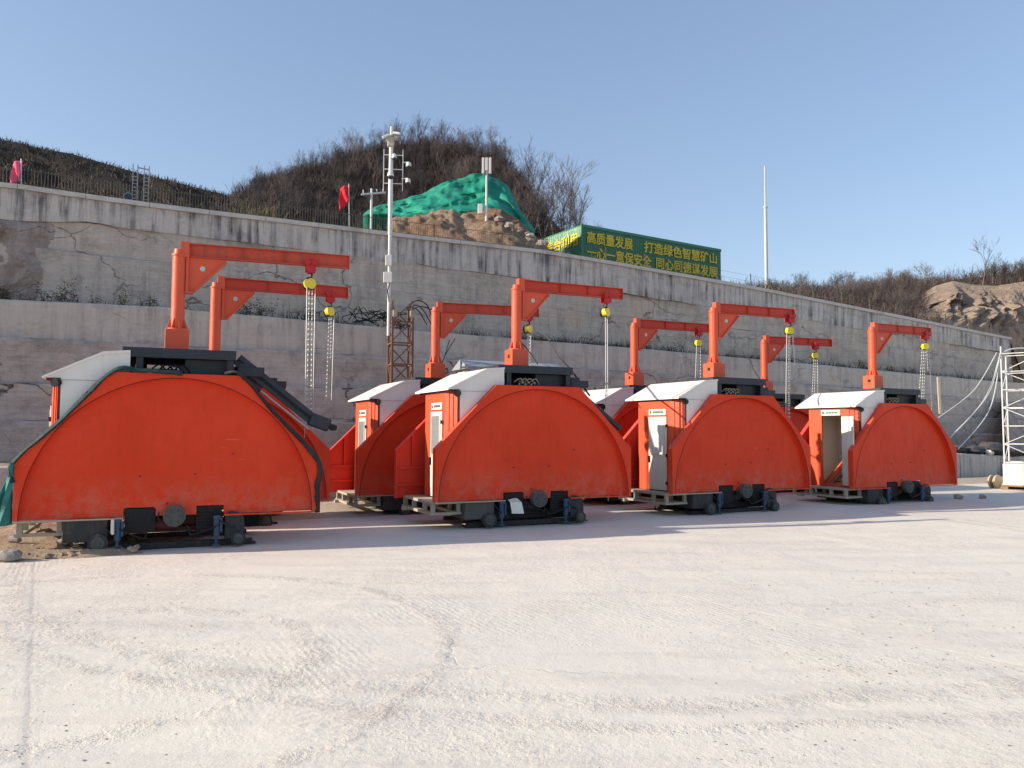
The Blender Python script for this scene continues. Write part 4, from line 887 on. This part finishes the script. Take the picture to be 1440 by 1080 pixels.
# ------------------------------------------------------------------ the quarry saw machines
ZB, ZS, ZT, W_, PW = .455, 1.33, 2.42, 1.915, .817
def octo(w, zb, zs, zt_, pw): return [(-w, zb), (-w, zs), (-pw, zt_), (pw, zt_), (w, zs), (w, zb)]
def ray_oct(oc, th, c):
    d = (math.cos(th), math.sin(th)); best = 1e9
    for (x0, z0), (x1, z1) in zip(oc, oc[1:]):
        ex, ez = x1-x0, z1-z0; det = d[0]*(-ez)+d[1]*ex
        if abs(det) < 1e-9: continue
        rx, rz = x0-c[0], z0-c[1]; t = (rx*(-ez)+rz*ex)/det; u = (d[0]*rz-d[1]*rx)/det
        if t > 0 and -1e-6 <= u <= 1+1e-6: best = min(best, t)
    return (c[0]+d[0]*best, c[1]+d[1]*best)
def machine(loc, yaw, jang, jl, tro, lab, zs=ZS, boom=0, door=True, rear=True, opendoor=False, bracket=False, flange=False, beam_mat='jib', boltseed=0, sheen=None, chainspec=None, hlab=''):
    root = empty('quarry_saw', loc, yaw, lab, 'quarry machine', 'orange quarry saws parked in two rows')
    J = random.Random(boltseed)
    oc = octo(W_, ZB, zs, ZT, PW); c = (0, ZB)
    ths = sorted(set([PI*i/48 for i in range(49)]+[math.atan2(z-ZB, x) for x, z in oc[1:-1]]))
    inner = [(1.855*math.cos(t), ZB+1.905*math.sin(t)) for t in ths]; outer = [ray_oct(oc, t, c) if 0 < t < PI else ((W_ if t == 0 else -W_), ZB) for t in ths]
    mb = MB(); n = len(ths)
    vs = [(x, 0, z) for x, z in outer]+[(x, 0, z) for x, z in inner]+[(x, .115, z) for x, z in inner]+[(x, .14, z) for x, z in outer]+[(x*.985, .14, ZB+(z-ZB)*.985) for x, z in outer]+[(x*.985, .02, ZB+(z-ZB)*.985) for x, z in outer]
    fs = []
    for i in range(n-1):
        fs += [(i, i+1, n+i+1, n+i), (n+i, n+i+1, 2*n+i+1, 2*n+i), (i+1, i, 3*n+i, 3*n+i+1), (3*n+i+1, 3*n+i, 4*n+i, 4*n+i+1), (4*n+i+1, 4*n+i, 5*n+i, 5*n+i+1)]
    mb.add(vs, fs); fg = mb.build('front_guard', M['orange'], root)
    # half-disc panel with two notches
    pan = [(1.857*math.cos(PI*i/64), ZB+1.907*math.sin(PI*i/64)) for i in range(65)]
    pan += [(-.64, ZB), (-.64, .575), (-.26, .575), (-.26, ZB), (.28, ZB), (.28, .575), (.64, .575), (.64, ZB)]
    MB().prism([p for p in pan[::-1]], .100, .13).build('half_disc_panel', M['orange'], fg)
    MB().tube([(1.853*math.cos(PI*i/64), .0, ZB+1.903*math.sin(PI*i/64)) for i in range(65)], .006, 5).build('rim_shade_line', M['seam'], fg)  # added thin tube, its dark colour paints the shade in the rim step
    mb = MB()
    for x_, z_ in ((-.45, 1.0), (.25, 1.02), (-.1, .62), (.75, 1.3)): mb.cyl((x_, .100, z_), (x_, .083, z_), .012, n=8)
    mb.build('bolt', M['maroon'], fg)
    for a_, b_ in ((-W_, -.64), (.64, W_)): MB().box(a_, b_, .0, .03, ZB-.022, ZB-.001).build('bottom_rail', M['beige'] if loc[0] < 8 and a_ < 0 else M['orange'], root)
    # rear guard
    ro = [(x-.16, z-.05) for x, z in octo(W_+.02, ZB, ZS, ZT, PW)]
    mb = MB().prism(ro[::-1], 1.70, 1.715)
    n = len(ro); c2 = (-.16, ZB)
    for a, b in zip(ro, ro[1:]):
        ia, ib = [((p[0]-c2[0])*.985+c2[0], (p[1]-c2[1])*.985+c2[1]) for p in (a, b)]
        mb.add([(a[0], 1.61, a[1]), (b[0], 1.61, b[1]), (b[0], 1.70, b[1]), (a[0], 1.70, a[1]), (ia[0], 1.61, ia[1]), (ib[0], 1.61, ib[1]), (ib[0], 1.70, ib[1]), (ia[0], 1.70, ia[1])], [(3, 2, 1, 0), (4, 5, 6, 7), (0, 1, 5, 4)])
    rg = mb.build('rear_guard', M['redpan'], root)
    mb = MB()
    for x_ in (-1.78, -1.35, -.9): mb.box(x_, x_+.03, 1.655, 1.699, .97, min(ZT-.1, 1.28+(x_+2.06)*1.0))
    for z_ in (.62, .93): mb.box(-2.05, 1.74, 1.64, 1.699, z_, z_+.035)
    mb.build('rib', M['redpan'], rg)
    # cabin shell with door on the left-hand side
    X0 = -1.58; D0_, D1_ = .55, 1.13; cb = MB(); cb.box(X0, X0+.04, .47, D0_, .46, 2.33); cb.box(X0, X0+.04, D1_, 1.46, .46, 2.33); cb.box(X0, X0+.04, D0_, D1_, 2.12 if opendoor else 1.97, 2.33)
    def cham(t): return Vector((X0+.115*t, .47-.30*t, 0))
    for a_, b_, o_ in ((0, .28, 0), (.28, .34, .014), (.34, .62, 0), (.62, .68, .014), (.68, 1, 0)):
        p_, q_ = cham(a_), cham(b_); n_ = Vector((-.3, -.115, 0)).normalized()*o_; t_ = Vector((.03, .0115, 0))
        cb.add([p_+n_+Vector((0, 0, .46)), q_+n_+Vector((0, 0, .46)), q_+t_+Vector((0, 0, .46)), p_+t_+Vector((0, 0, .46)), p_+n_+Vector((0, 0, 2.33)), q_+n_+Vector((0, 0, 2.33)), q_+t_+Vector((0, 0, 2.33)), p_+t_+Vector((0, 0, 2.33))], [(0, 1, 5, 4), (1, 2, 6, 5), (2, 3, 7, 6), (3, 0, 4, 7), (4, 5, 6, 7), (3, 2, 1, 0)])
    cb.box(X0+.041, -.62, .19, 1.48, .46, .50); cb.box(X0, -.62, 1.461, 1.50, .46, 2.33)
    cab = cb.build('cabin', M['orange2'], root)
    MB().box(-1.478, -1.445, .128, .165, .46, 2.33).build('corner_post', M['maroon'], cab)
    MB().box(-.64, -.60, .20, 1.63, .51, 2.5).box(X0+.05, -.641, 1.43, 1.455, .51, 2.33).build('inner_wall', M['cream'], cab)
    roofp = [(-1.665, 2.345), (-.95, 2.705), (-.62, 2.735), (-.62, 2.70), (-.96, 2.665), (-1.665, 2.315)]
    sidep = [(-1.47, .95), (-1.47, 2.33), (-1.64, 2.33), (-.955, 2.675), (-.62, 2.705), (-.62, .95)]
    for y_ in (.13, 1.51): MB().prism(sidep[::-1], y_, y_+.025).build('side_panel', M['white'], cab)
    MB().box(-1.465, -.62, .122, .133, 2.30, 2.306).build('seam', M['beige'], cab)
    MB().prism(roofp[::-1], .105, 1.86).build('roof', M['white'], cab)
    MB().box(-1.62, -1.48, .16, 1.5, 2.295, 2.335).build('eave_board', M['maroon'], cab)
    MB().cyl((-1.47, .13, 2.27), (-1.51, .07, 2.255), .05, .06, 12).build('work_lamp', M['black'], cab, True)
    # name plate
    sg = MB().box(X0-.022, X0-.002, .58, 1.12, 2.0 if not opendoor else 2.13, 2.12 if not opendoor else 2.26).build('name_plate', M['paper'], root)
    z_ = 2.06 if not opendoor else 2.195
    MB().cyl((X0-.021, 1.06, z_), (X0-.03, 1.06, z_), .03, n=12).build('emblem', M['textgreen'], sg)
    mb = MB()
    for i in range(8): mb.box(X0-.027, X0-.0225, .65+i*.043, .65+i*.043+.03, z_-.022, z_+.022)
    mb.build('lettering', M['textgreen'] if opendoor or loc[0] > 4 else M['textgrey'], sg)
    # door
    if not opendoor:
        d = MB().bbox(X0-.03, X0-.002, .555, 1.125, .47, 1.965, .006).build('door', M['cream'], root)
        MB().box(X0-.038, X0-.028, .64, 1.05, 1.22, 1.88).build('pane', M['pane'] if loc[0] < 4.5 else M['paper'], d)
        mb = MB()
        for y_ in (.61, 1.04): mb.box(X0-.046, X0-.029, y_, y_+.03, 1.19, 1.91)
        for z_ in (1.19, 1.885): mb.box(X0-.0465, X0-.029, .612, 1.068, z_, z_+.026)
        mb.build('frame', M['cream'], d)
        MB().bbox(X0-.075, X0-.028, 1.075, 1.10, 1.02, 1.16, .006).build('handle', M['black'], d)
        for z_ in (.62, 1.18, 1.78): MB().cyl((X0-.035, .55, z_-.03), (X0-.035, .55, z_+.03), .017, n=8).build('hinge', M['black'], d)
    else:
        # open leaf swung outwards on the near side
        d = MB().bbox(-.015, .015, -.50, 0, .5, 2.10, .006, Matrix.Translation((X0-.03, .53, 0))@Matrix.Rotation(math.radians(-22), 4, 'Z')).build('door', M['cream'], root)
        Md = Matrix.Translation((X0-.03, .53, 0))@Matrix.Rotation(math.radians(-22), 4, 'Z')
        MB().box(-.021, -.016, -.44, -.06, 1.25, 2.0, Md).build('pane', M['paper'], d)
        MB().box(-.024, -.016, -.46, -.04, 1.12, 1.15, Md).build('frame', M['cream'], d)
        for z_ in (.7, 1.25, 1.85): MB().cyl(Md@Vector((0, -.0, z_-.03)), Md@Vector((0, 0, z_+.03)), .02, n=8).build('hinge', M['black'], d)
        for (y_, z_, s1, s2, mt) in ((.95, 1.8, .06, .08, 'wood'), (1.0, 1.6, .09, .1, 'beige'), (1.12, 1.5, .07, .12, 'yellabel'), (.82, 1.35, .14, .14, 'wood'), (1.3, 1.45, .03, .3, 'paper')):
            MB().box(-.655, -.642, y_, y_+s1, z_, z_+s2).build('notice', M[mt], cab)
    # step platform under the cabin
    mb = MB().box(-1.92, -1.30, .2, 1.78, .405, .45)
    for y_ in (.22, .62, 1.2, 1.7): mb.box(-1.90, -1.83, y_, y_+.06, .27, .404); mb.box(-1.44, -1.38, y_, y_+.06, .27, .404)
    mb.box(-1.92, -1.82, .2, 1.78, .225, .27).box(-1.45, -1.37, .2, 1.78, .225, .27).box(-1.82, -1.45, .2, .26, .226, .268)
    mb.box(-2.0, -1.82, 1.45, 1.55, .20, .262).build('step_platform', M['beige'], root)
    # hub disc
    h = MB().cyl((0, .06, .455), (0, -.05, .455), .145, n=28).build('hub_disc', M['graph'], root, True)
    MB().cyl((0, -.05, .455), (0, -.065, .455), .05, n=16).cyl((0, -.051, .455), (0, -.058, .455), .115, .11, 24).build('hub_cap', M['graph'], h)
    MB().cyl((0, .06, .455), (0, 1.9, .455), .05, n=12).build('shaft', M['chassis'], root)
    # chassis
    MB().bbox(-1.36, -.82, .06, 1.5, .14, .432, .012).build('counterweight', M['graph'] if bracket else M['chassis'], root)
    mb = MB().box(-1.25, 1.05, .22, .32, .0, .07).box(-1.3, 1.1, .19, .35, .0, .02).box(-1.25, 1.05, 1.3, 1.4, .0, .07); mb.build('rail', M['chassis'], root)
    mb = MB().box(-.62, -.24, .10, 1.5, .24, .56).box(.28, .62, .12, 1.5, .20, .56)
    for i in range(7): mb.box(.30, .60, .10, .119, .22+i*.045, .242+i*.045)
    mb.build('winch_housing', M['black'], root)
    mb = MB().box(-.24, .28, .42, 1.3, .30, .50).cyl((-.3, .28, .33), (.05, .28, .33), .085, n=16).box(-.8, .9, .6, .75, .17, .24); mb.build('motor', M['maroon'] if flange else M['chassis'], root)
    MB().box(-.58, .10, .3, 1.45, .565, ZT-.15).box(.08, .72, .3, 1.45, .566, 2.645).build('body', M['navy'], root)
    if boltseed not in (1, 5): MB().bbox(-.80, .98, .52, 1.55, .05, .50, .02).build('lower_frame', M['chassis'], root)
    # rounded gearbox right
    gp = [(.66, .10), (.66, .44)]+[(.72+.20*math.sin(a), .36+.13*math.cos(a)) for a in [PI/2*i/6 for i in range(7)]]+[(.93, .10)]
    MB().prism(gp[::-1], .05, .5).build('gearbox', M['chassis'], root)
    MB().bbox(.9, 1.25, 1.2, 1.7, .12, .40, .02).build('rear_weight', M['black'], root)
    for (x_, y_, r_) in ((-.93, .045, .125), (.84, .035, .10), (-.93, 1.42, .125), (.84, 1.42, .10)):
        wh = MB().cyl((x_, y_-.045, r_), (x_, y_+.06, r_), r_, n=20).build('wheel', M['chassis'], root, True)
        MB().cyl((x_, y_-.06, r_), (x_, y_-.045, r_), r_*.62, r_*.7, 16).cyl((x_, y_-.075, r_), (x_, y_-.06, r_), r_*.25, n=10).build('wheel_hub', M['graph'], wh)
    for x_ in (-.70, .55):
        j = MB().cyl((x_, .03, .15), (x_, .03, .42), .045, n=14).bbox(x_-.05, x_+.05, -.02, .08, .39, .435, .006).bbox(x_+.04, x_+.075, -.01, .07, .2, .4, .005).build('hydraulic_jack', M['blue'], root, True)
        MB().cyl((x_, .03, .045), (x_, .03, .15), .022, n=10).cyl((x_, .03, .02), (x_, .03, .045), .055, n=12).build('foot', M['blue'], j)
    mb = MB()
    for (xa, za, xb, zb_) in ((-.62, .40, -.35, .2), (.52, .38, .2, .22), (-.2, .5, .15, .28), (.62, .42, .8, .3), (-.82, .38, -.66, .22)):
        dx_ = J.uniform(-.05, .05); mb.tube(curve_pts([(xa, .06, za), (xa+dx_, -.01, (za+zb_)/2), (xb+dx_, .03, zb_-.04), (xb, .1, zb_+.03)], 6), .012, 5)
    mb.build('hydraulic_hose', M['black'], root)
    mb = MB()
    for i in range(6): a = PI*i/3; mb.cyl((.085*math.cos(a), -.055, .455+.085*math.sin(a)), (.085*math.cos(a), -.072, .455+.085*math.sin(a)), .011, n=6)
    mb.build('bolt', M['chassis'], h)
    if bracket:
        MB().add([(-.58, -.05, .42), (-.36, -.05, .41), (-.36, .04, .44), (-.58, .04, .45), (-.56, -.08, .23), (-.33, -.08, .22), (-.43, .0, .48), (-.50, .0, .48)], [(0, 1, 2, 3), (0, 4, 5, 1), (3, 2, 6, 7)]).build('folded_bracket', M['white'], root)
    if flange:
        MB().add([(-.78, -.03, .43), (-.74, -.03, .43), (-.735, -.03, .27), (-.75, -.03, .24), (-.78, -.03, .25)], [(0, 4, 3, 2, 1)]).tube([(-.76, -.03, .44), (-.76, -.035, .3), (-.75, -.04, .24)], .018, 6).build('wrapped_hose', M['paper'], root, True)
    # deck
    mb = MB().box(-.72, .76, .14, .26, 2.65, 2.785).box(-.72, .76, 1.48, 1.60, 2.65, 2.785).box(-.72, -.62, .261, 1.479, 2.651, 2.784).box(.66, .76, .261, 1.479, 2.651, 2.784).box(-.62, .66, .262, 1.478, 2.74, 2.782)
    dk = mb.build('deck', M['navy'], root)
    for x_, y_ in ((-.55, .18), (.64, .18), (-.55, 1.48), (.64, 1.48)): MB().box(x_, x_+.09, y_, y_+.09, 2.27, 2.649).build('deck_leg', M['navy'], dk)
    mb = MB().bbox(-.35, .0, .5, 1.1, 2.26, 2.52, .02); mb.build('hydraulic_unit', M['maroon'] if flange else M['black'], root)
    mb = MB()
    for i in range(6): mb.cyl((-.28+.06*i, .22, 2.46+.03*(i % 2)), (-.25+.06*i, .3, 2.46), .02, n=6)
    for i in range(4): mb.tube(curve_pts([(-.35+.1*i, .3, 2.5), (-.25+.1*i, .24, 2.56), (-.15+.1*i, .3, 2.46)], 4), .012, 5)
    mb.build('hose', M['beige'] if not flange else M['black'], root)
    MB().box(.79, 1.15, .25, .5, 2.43, 2.56).bbox(.80, 1.0, .3, 1.3, 2.43, 2.62, .01).build('valve_block', M['navy'], root)
    if boom:
        a = Vector((.80, .34, 2.70)); b = Vector((1.96, .34, 1.78)) if boom == 1 else Vector((1.86, .30, 1.66)); a = a if boom == 1 else Vector((.85, .3, 2.40))
        d_ = (b-a).normalized(); up_ = Vector((-d_.z, 0, d_.x))
        mb = MB().beam(a+up_*.03, b+up_*.03, .07, .07).beam(a-up_*.08, b-up_*.08, .07, .05)
        for i in range(9): p = a+(b-a)*(i+.5)/9; mb.tube([p-up_*.08, p+up_*.03+d_*.05], .014, 5)
        mb.beam(a+Vector((0, .35, 0)), b+Vector((0, .35, 0)), .07, .09)
        bm = mb.build('boom', M['navy'], root)
        if boom == 1:
            MB().cyl(a-up_*.17+d_*.25, a-up_*.17+d_*.55, .035, n=10).build('cylinder', M['maroon'], bm, True)
            MB().cyl(a-up_*.17+d_*.55, b-up_*.17-d_*.02, .016, n=8).build('piston_rod', M['chain'], bm, True)
            MB().bbox(-.12, .2, -.07, .07, -.10, .10, .02, Matrix.Translation(b)@Matrix.Rotation(.35, 4, 'Y')).bbox(.1, .32, -.05, .05, -.06, .03, .02, Matrix.Translation(b)@Matrix.Rotation(.3, 4, 'Y')).build('end_bracket', M['navy'], bm)
            MB().cyl(b+Vector((.24, -.1, -.1)), b+Vector((.24, .1, -.1)), .045, n=12).build('pulley', M['black'], bm)
    # crane
    cx, cy = -.04, .85
    Mc = Matrix.Translation((cx, cy, 0)); rel = jang-yaw
    bs = MB().bbox(-.165, .165, -.165, .165, 2.783, 3.13, .006, Mc)
    if flange == 2: bs = MB().bbox(-.22, .22, -.22, .22, 2.783, 2.81, .005, Mc)
    base = bs.build('crane_base', M['orange2'], root)
    if flange != 2:
        MB().box(cx-.170, cx-.166, cy-.06, cy+.02, 2.97, 3.04).build('inspection_hole', M['black'], base)
    z0 = 3.13 if flange != 2 else 2.81
    mb = MB().cyl((cx, cy, z0+.012), (cx, cy, 4.27), .096, n=28, cap=False).cyl((cx, cy, z0), (cx, cy, z0+.02), .155, n=24)
    for i in range(8):
        a = 2*PI*i/8+.2; r1 = Vector((math.cos(a), math.sin(a), 0)); p = Vector((cx, cy, z0+.02)); t_ = Vector((-math.sin(a), math.cos(a), 0))*.006
        mb.add([p+r1*.094+t_, p+r1*.15+t_, p+r1*.094+t_+Vector((0, 0, .16)), p+r1*.094-t_, p+r1*.15-t_, p+r1*.094-t_+Vector((0, 0, .16))], [(0, 1, 2), (5, 4, 3), (1, 4, 5, 2)])
    mb.cyl((cx, cy, 4.25), (cx, cy, 4.275), .108, n=28).cyl((cx, cy, 4.275), (cx, cy, 4.35), .08, .075, 24); mb.build('crane_post', M['orange2'], root, True)
    Mj = Mc@Matrix.Rotation(rel, 4, 'Z'); jb = MB(); x1 = jl
    jb.box(.14, x1, -.05, .05, 4.44, 4.455, Mj).box(.14, x1, -.05, .05, 4.245, 4.26, Mj).box(.14, x1, -.006, .006, 4.26, 4.44, Mj).box(x1-.008, x1+.004, -.06, .06, 4.235, 4.465, Mj)
    for xx in (.9, 1.5): jb.box(xx, xx+.008, -.045, .045, 4.261, 4.439, Mj)
    jo = jb.build('jib_beam', M[beam_mat], root)
    MB().box(.02, .14, -.065, .065, 4.27, 4.47, Mj).box(.02, .14, -.07, .07, 4.235, 4.27, Mj).build('jib_root', M['orange2'], root)
    g = MB(); 
    g.add([Mj@Vector(p) for p in [(.10, -.008, 4.244), (.66, -.008, 4.244), (.66, -.008, 4.21), (.20, -.008, 3.72), (.10, -.008, 3.72), (.10, .008, 4.244), (.66, .008, 4.244), (.66, .008, 4.21), (.20, .008, 3.72), (.10, .008, 3.72)]], [(0, 1, 2, 3, 4), (9, 8, 7, 6, 5), (1, 6, 7, 2), (2, 7, 8, 3), (3, 8, 9, 4), (0, 5, 6, 1), (4, 9, 5, 0)])
    g.add([Mj@Vector(p) for p in [(.20, -.045, 3.72), (.66, -.045, 4.215), (.66, .045, 4.215), (.20, .045, 3.72), (.215, -.045, 3.708), (.675, -.045, 4.203), (.675, .045, 4.203), (.215, .045, 3.708)]], [(0, 1, 2, 3), (7, 6, 5, 4), (0, 4, 5, 1), (1, 5, 6, 2), (2, 6, 7, 3), (3, 7, 4, 0)])
    g.box(.10, .135, -.05, .05, 3.70, 4.235, Mj); g.box(.09, .20, -.06, .06, 3.69, 3.715, Mj)
    gs = g.build('gusset', M['orange2'], root)
    MB().cyl(Mj@Vector((.33, -.009, 4.08)), Mj@Vector((.33, -.014, 4.08)), .04, n=18).build('badge', M['chain'], gs)
    mb = MB()
    for y_ in (-.075, .058): mb.box(tro-.08, tro+.08, y_, y_+.017, 4.15, 4.34, Mj)
    mb.box(tro-.05, tro+.05, -.075, .075, 4.13, 4.15, Mj)
    tr = mb.build('trolley', M['redwheel'], root)
    for dx in (-.05, .05):
        for y_ in (-.105, .075): MB().cyl(Mj@Vector((tro+dx, y_, 4.29)), Mj@Vector((tro+dx, y_+.03, 4.29)), .05, n=14).build('trolley_wheel', M['redwheel'], tr)
    # ---- chain hoist: hangs from the trolley, a thing of its own
    hp = Matrix.Translation(loc)@Matrix.Rotation(yaw, 4, 'Z')@Mj@Vector((tro, 0, 4.13))
    hz = empty('chain_hoist', hp, yaw, hlab, 'chain hoist', 'yellow chain hoists hanging from the crane jibs')
    MB().tube([(0, 0, .03), (.03, 0, -.02), (.025, 0, -.06), (-.01, 0, -.08)], .014, 6).build('top_hook', M['black'], hz)
    fl = chainspec.get('face', .5)
    MB().cyl((-.01, -.05*1, -.17), (-.01, .05, -.17), .085, n=20).build('chain_wheel_cover', M['yellow'], hz, True)
    MB().cyl((-.01, .05, -.17), (-.01, .09, -.17), .09, n=20).bbox(-.06, .05, -.03, .03, -.26, -.07, .01).build('gear_case', M['black'], hz, True)
    hz.rotation_euler = (0, 0, yaw+fl)
    for (x0, y0, x1, y1, zl, r_) in chainspec['chains']:
        mb = MB(); L_ = -zl; nl = int(L_/.045); p0 = Vector((x0, y0, -.22)); p1 = Vector((x1, y1, zl))
        if r_ > .009:
            for i in range(nl):
                a = p0.lerp(p1, i/nl); b = p0.lerp(p1, (i+1.25)/nl); mth = a.lerp(b, .5); o_ = Vector((r_, 0, 0)) if i % 2 else Vector((0, r_, 0)); pr = Vector((0, r_*.45, 0)) if i % 2 else Vector((r_*.45, 0, 0))
                mb.add([a, mth+o_, b, mth-o_, mth+pr, mth-pr], [(0, 1, 4), (1, 2, 4), (2, 3, 4), (3, 0, 4), (1, 0, 5), (2, 1, 5), (3, 2, 5), (0, 3, 5)])
        else: mb.tube([p0, p0.lerp(p1, .5), p1], r_, 5)
        mb.build('chain', M['chain'], hz)
    return root
CH = lambda *c, face=.5: dict(chains=c, face=face)
m1 = machine((-4.65, 10.81, .02), .404, .34, 2.52, 1.92, 'nearest orange quarry saw at the far left, its guard edged with a dark green tarpaulin', zs=1.21, boom=1, flange=1, beam_mat='rustbeam', boltseed=1,
  chainspec=CH((-.02, 0, -.02, 0, -2.1, .022), (.04, 0, .06, 0, -2.25, .02), (-.06, 0, -.05, 0, -2.6, .006), (.1, 0, .1, 0, -2.5, .006)), hlab='chain hoist with long white chains on the jib of the nearest, leftmost machine')
m5 = machine((-5.0, 13.2, -.03), .404, .42, 2.38, 2.05, 'orange quarry saw mostly hidden directly behind the leftmost machine', flange=2, boltseed=5,
  chainspec=CH((-.02, 0, -.06, 0, -2.05, .022), (.03, 0, .03, 0, -1.1, .03), (.1, 0, .07, 0, -2.0, .006)), hlab='chain hoist on the shorter rear jib above the leftmost machine')
m2 = machine((.48, 13.62, .03), .4425, .41, 2.27, 1.92, 'orange quarry saw in the middle front with a pale folded bracket beneath its guard', boom=2, bracket=True, boltseed=2,
  chainspec=CH((-.01, 0, -.01, 0, -2.1, .022), (.05, 0, .06, 0, -3.85, .009), (-.03, 0, -.02, 0, -2.9, .008)), hlab='chain hoist on the front middle machine, its jib end right of the rear jib')
m6 = machine((-1.24, 15.8, -.05), .4425, .27, 2.3, 2.08, 'orange quarry saw behind the middle one, its cabin door right of the lattice tower', boom=2, beam_mat='rustbeam', boltseed=6,
  chainspec=CH((-.04, 0, -.10, 0, -1.6, .02), (.0, 0, -.02, 0, -1.6, .024), (.05, 0, .05, 0, -1.7, .016), (.09, 0, .02, 0, -1.6, .006)), hlab='bunched chain hoist on the rear jib that ends behind the middle front post')
m3 = machine((4.807, 16.03, -.002), .4915, .39, 2.2, 2.1, 'orange quarry saw third from the left in the front row, cream door fully showing', boltseed=3,
  chainspec=CH((-.08, 0, -.16, 0, -2.6, .009), (-.03, 0, -.10, 0, -2.6, .02), (.0, 0, -.06, 0, -2.6, .02), (.07, 0, .12, 0, -.95, .026), face=-.2), hlab='chain hoist with round yellow cover at the jib tip of the third front machine')
m7 = machine((3.42, 18.15, -.05), .4915, .42, 2.25, 1.93, 'orange quarry saw behind the third front one, only its crane and cabin top showing', boltseed=7,
  chainspec=CH((-.06, 0, -.16, 0, -1.9, .009), (-.02, 0, -.08, 0, -1.9, .02), (.05, 0, .04, 0, -1.9, .016), face=-.1), hlab='chain hoist on the rear jib left of the third front crane post')
m4 = machine((9.397, 18.507, -.075), .493, .43, 2.08, 1.93, 'rightmost orange quarry saw, the one with its cabin door standing open', opendoor=True, beam_mat='rustbeam', boltseed=4,
  chainspec=CH((-.10, 0, -.30, 0, -2.2, .012), (-.05, 0, -.20, 0, -2.1, .02), (.0, 0, -.14, 0, -2.1, .016), (.03, 0, .05, 0, -.8, .028), (.12, 0, .14, 0, -2.7, .006), face=-.3), hlab='chain hoist with bright yellow cover on the rightmost machine')
m8 = machine((7.6, 21.25, -.08), .493, .31, 2.29, 1.75, 'orange quarry saw at the rear right, hidden between the two rightmost front machines', boltseed=8,
  chainspec=CH((-.06, 0, -.22, 0, -2.0, .012), (0, 0, -.12, 0, -2.0, .016), (.06, 0, .06, 0, -2.2, .01), face=-.1), hlab='chain hoist on the farthest rear jib, left of the rightmost machine')
# leaning rods in the open cabin
Mm = Matrix.Translation((9.397, 18.507, -.075))@Matrix.Rotation(.493, 4, 'Z')
for i, (a, b) in enumerate((((-1.36, 1.25, .52), (-1.1, .7, 1.25)), ((-1.33, 1.15, .52), (-1.05, .62, 1.2)), ((-1.3, 1.05, .52), (-1.0, .66, 1.0)))):
    tag(MB().cyl(Mm@Vector(a), Mm@Vector(b), .03, n=8).build('steel_rod', M['orange2'] if i < 2 else M['rust'], smooth=True), ['orange rod leaning in the open cabin, the longest', 'orange rod leaning in the open cabin beside the longest', 'short rusty rod leaning in the open cabin'][i], 'rod')
# tarpaulin on the leftmost machine
tp = empty('tarpaulin', (-4.65, 10.81, .02), .404, 'dark green tarpaulin draped along the upper edges of the leftmost machine', 'tarpaulin')
def strip(pts, w0, w1, name, mat, y0=-.02, ripple=.02, back=.9, seed=0):
    C_ = curve_pts([(x, 0, z) for x, z in pts], 8); P = []
    for i, p in enumerate(C_):
        t = i/(len(C_)-1); d = (C_[min(i+1, len(C_)-1)]-C_[max(i-1, 0)]).normalized(); nn_ = Vector((-d.z, 0, d.x)); 
        if nn_.z < 0 and abs(nn_.x) < .9: nn_ = -nn_
        w = .6*(w0+(w1-w0)*t)*(1+fbm(i*.35+seed, 2, 3)*1.1); rp = fbm(i*.5+seed, 5, 3)*ripple
        base_ = p+nn_*(.018+rp*.5)
        P.append([p-nn_*w+Vector((0, y0-abs(rp)*.5, 0)), p-nn_*w*.4+Vector((0, y0-.012-abs(rp), 0)), base_+Vector((0, y0+.01, 0)), base_+Vector((0, y0+back*.3, 0))+nn_*.01, base_+Vector((0, y0+back, 0))])
    o = MB().grid(P).build(name, mat, tp, smooth=True); sm = o.modifiers.new('thickness', 'SOLIDIFY'); sm.thickness = .006; return o
strip([(-1.93, .95), (-1.93, 1.21), (-1.4, 1.78), (-.83, 2.42), (-.5, 2.45), (.05, 2.44)], .04, .05, 'left_cover', M['tarpgreen'], seed=2, back=.26)
strip([(.6, 2.44), (.83, 2.42), (1.3, 1.89), (1.93, 1.22), (1.945, .8), (1.95, .43)], .02, .09, 'right_cover', M['tarpdark'], seed=8, ripple=.006, back=.3)
# loose teal flap blowing out at the left corner
P = []
for i in range(12):
    t = i/11; P.append([Vector((-1.93-(.02+.30*t**1.6)*(j/7)-.03*math.sin(j*1.7+i*.4), -.01+.06*math.sin(j*1.3+t*2)+.2*t*(j/7), 1.2-.78*t-.02*math.sin(j))) for j in range(8)])
o = MB().grid(P).build('loose_flap', M['tealtarp'], tp, smooth=True); o.modifiers.new('thickness', 'SOLIDIFY').thickness = .005
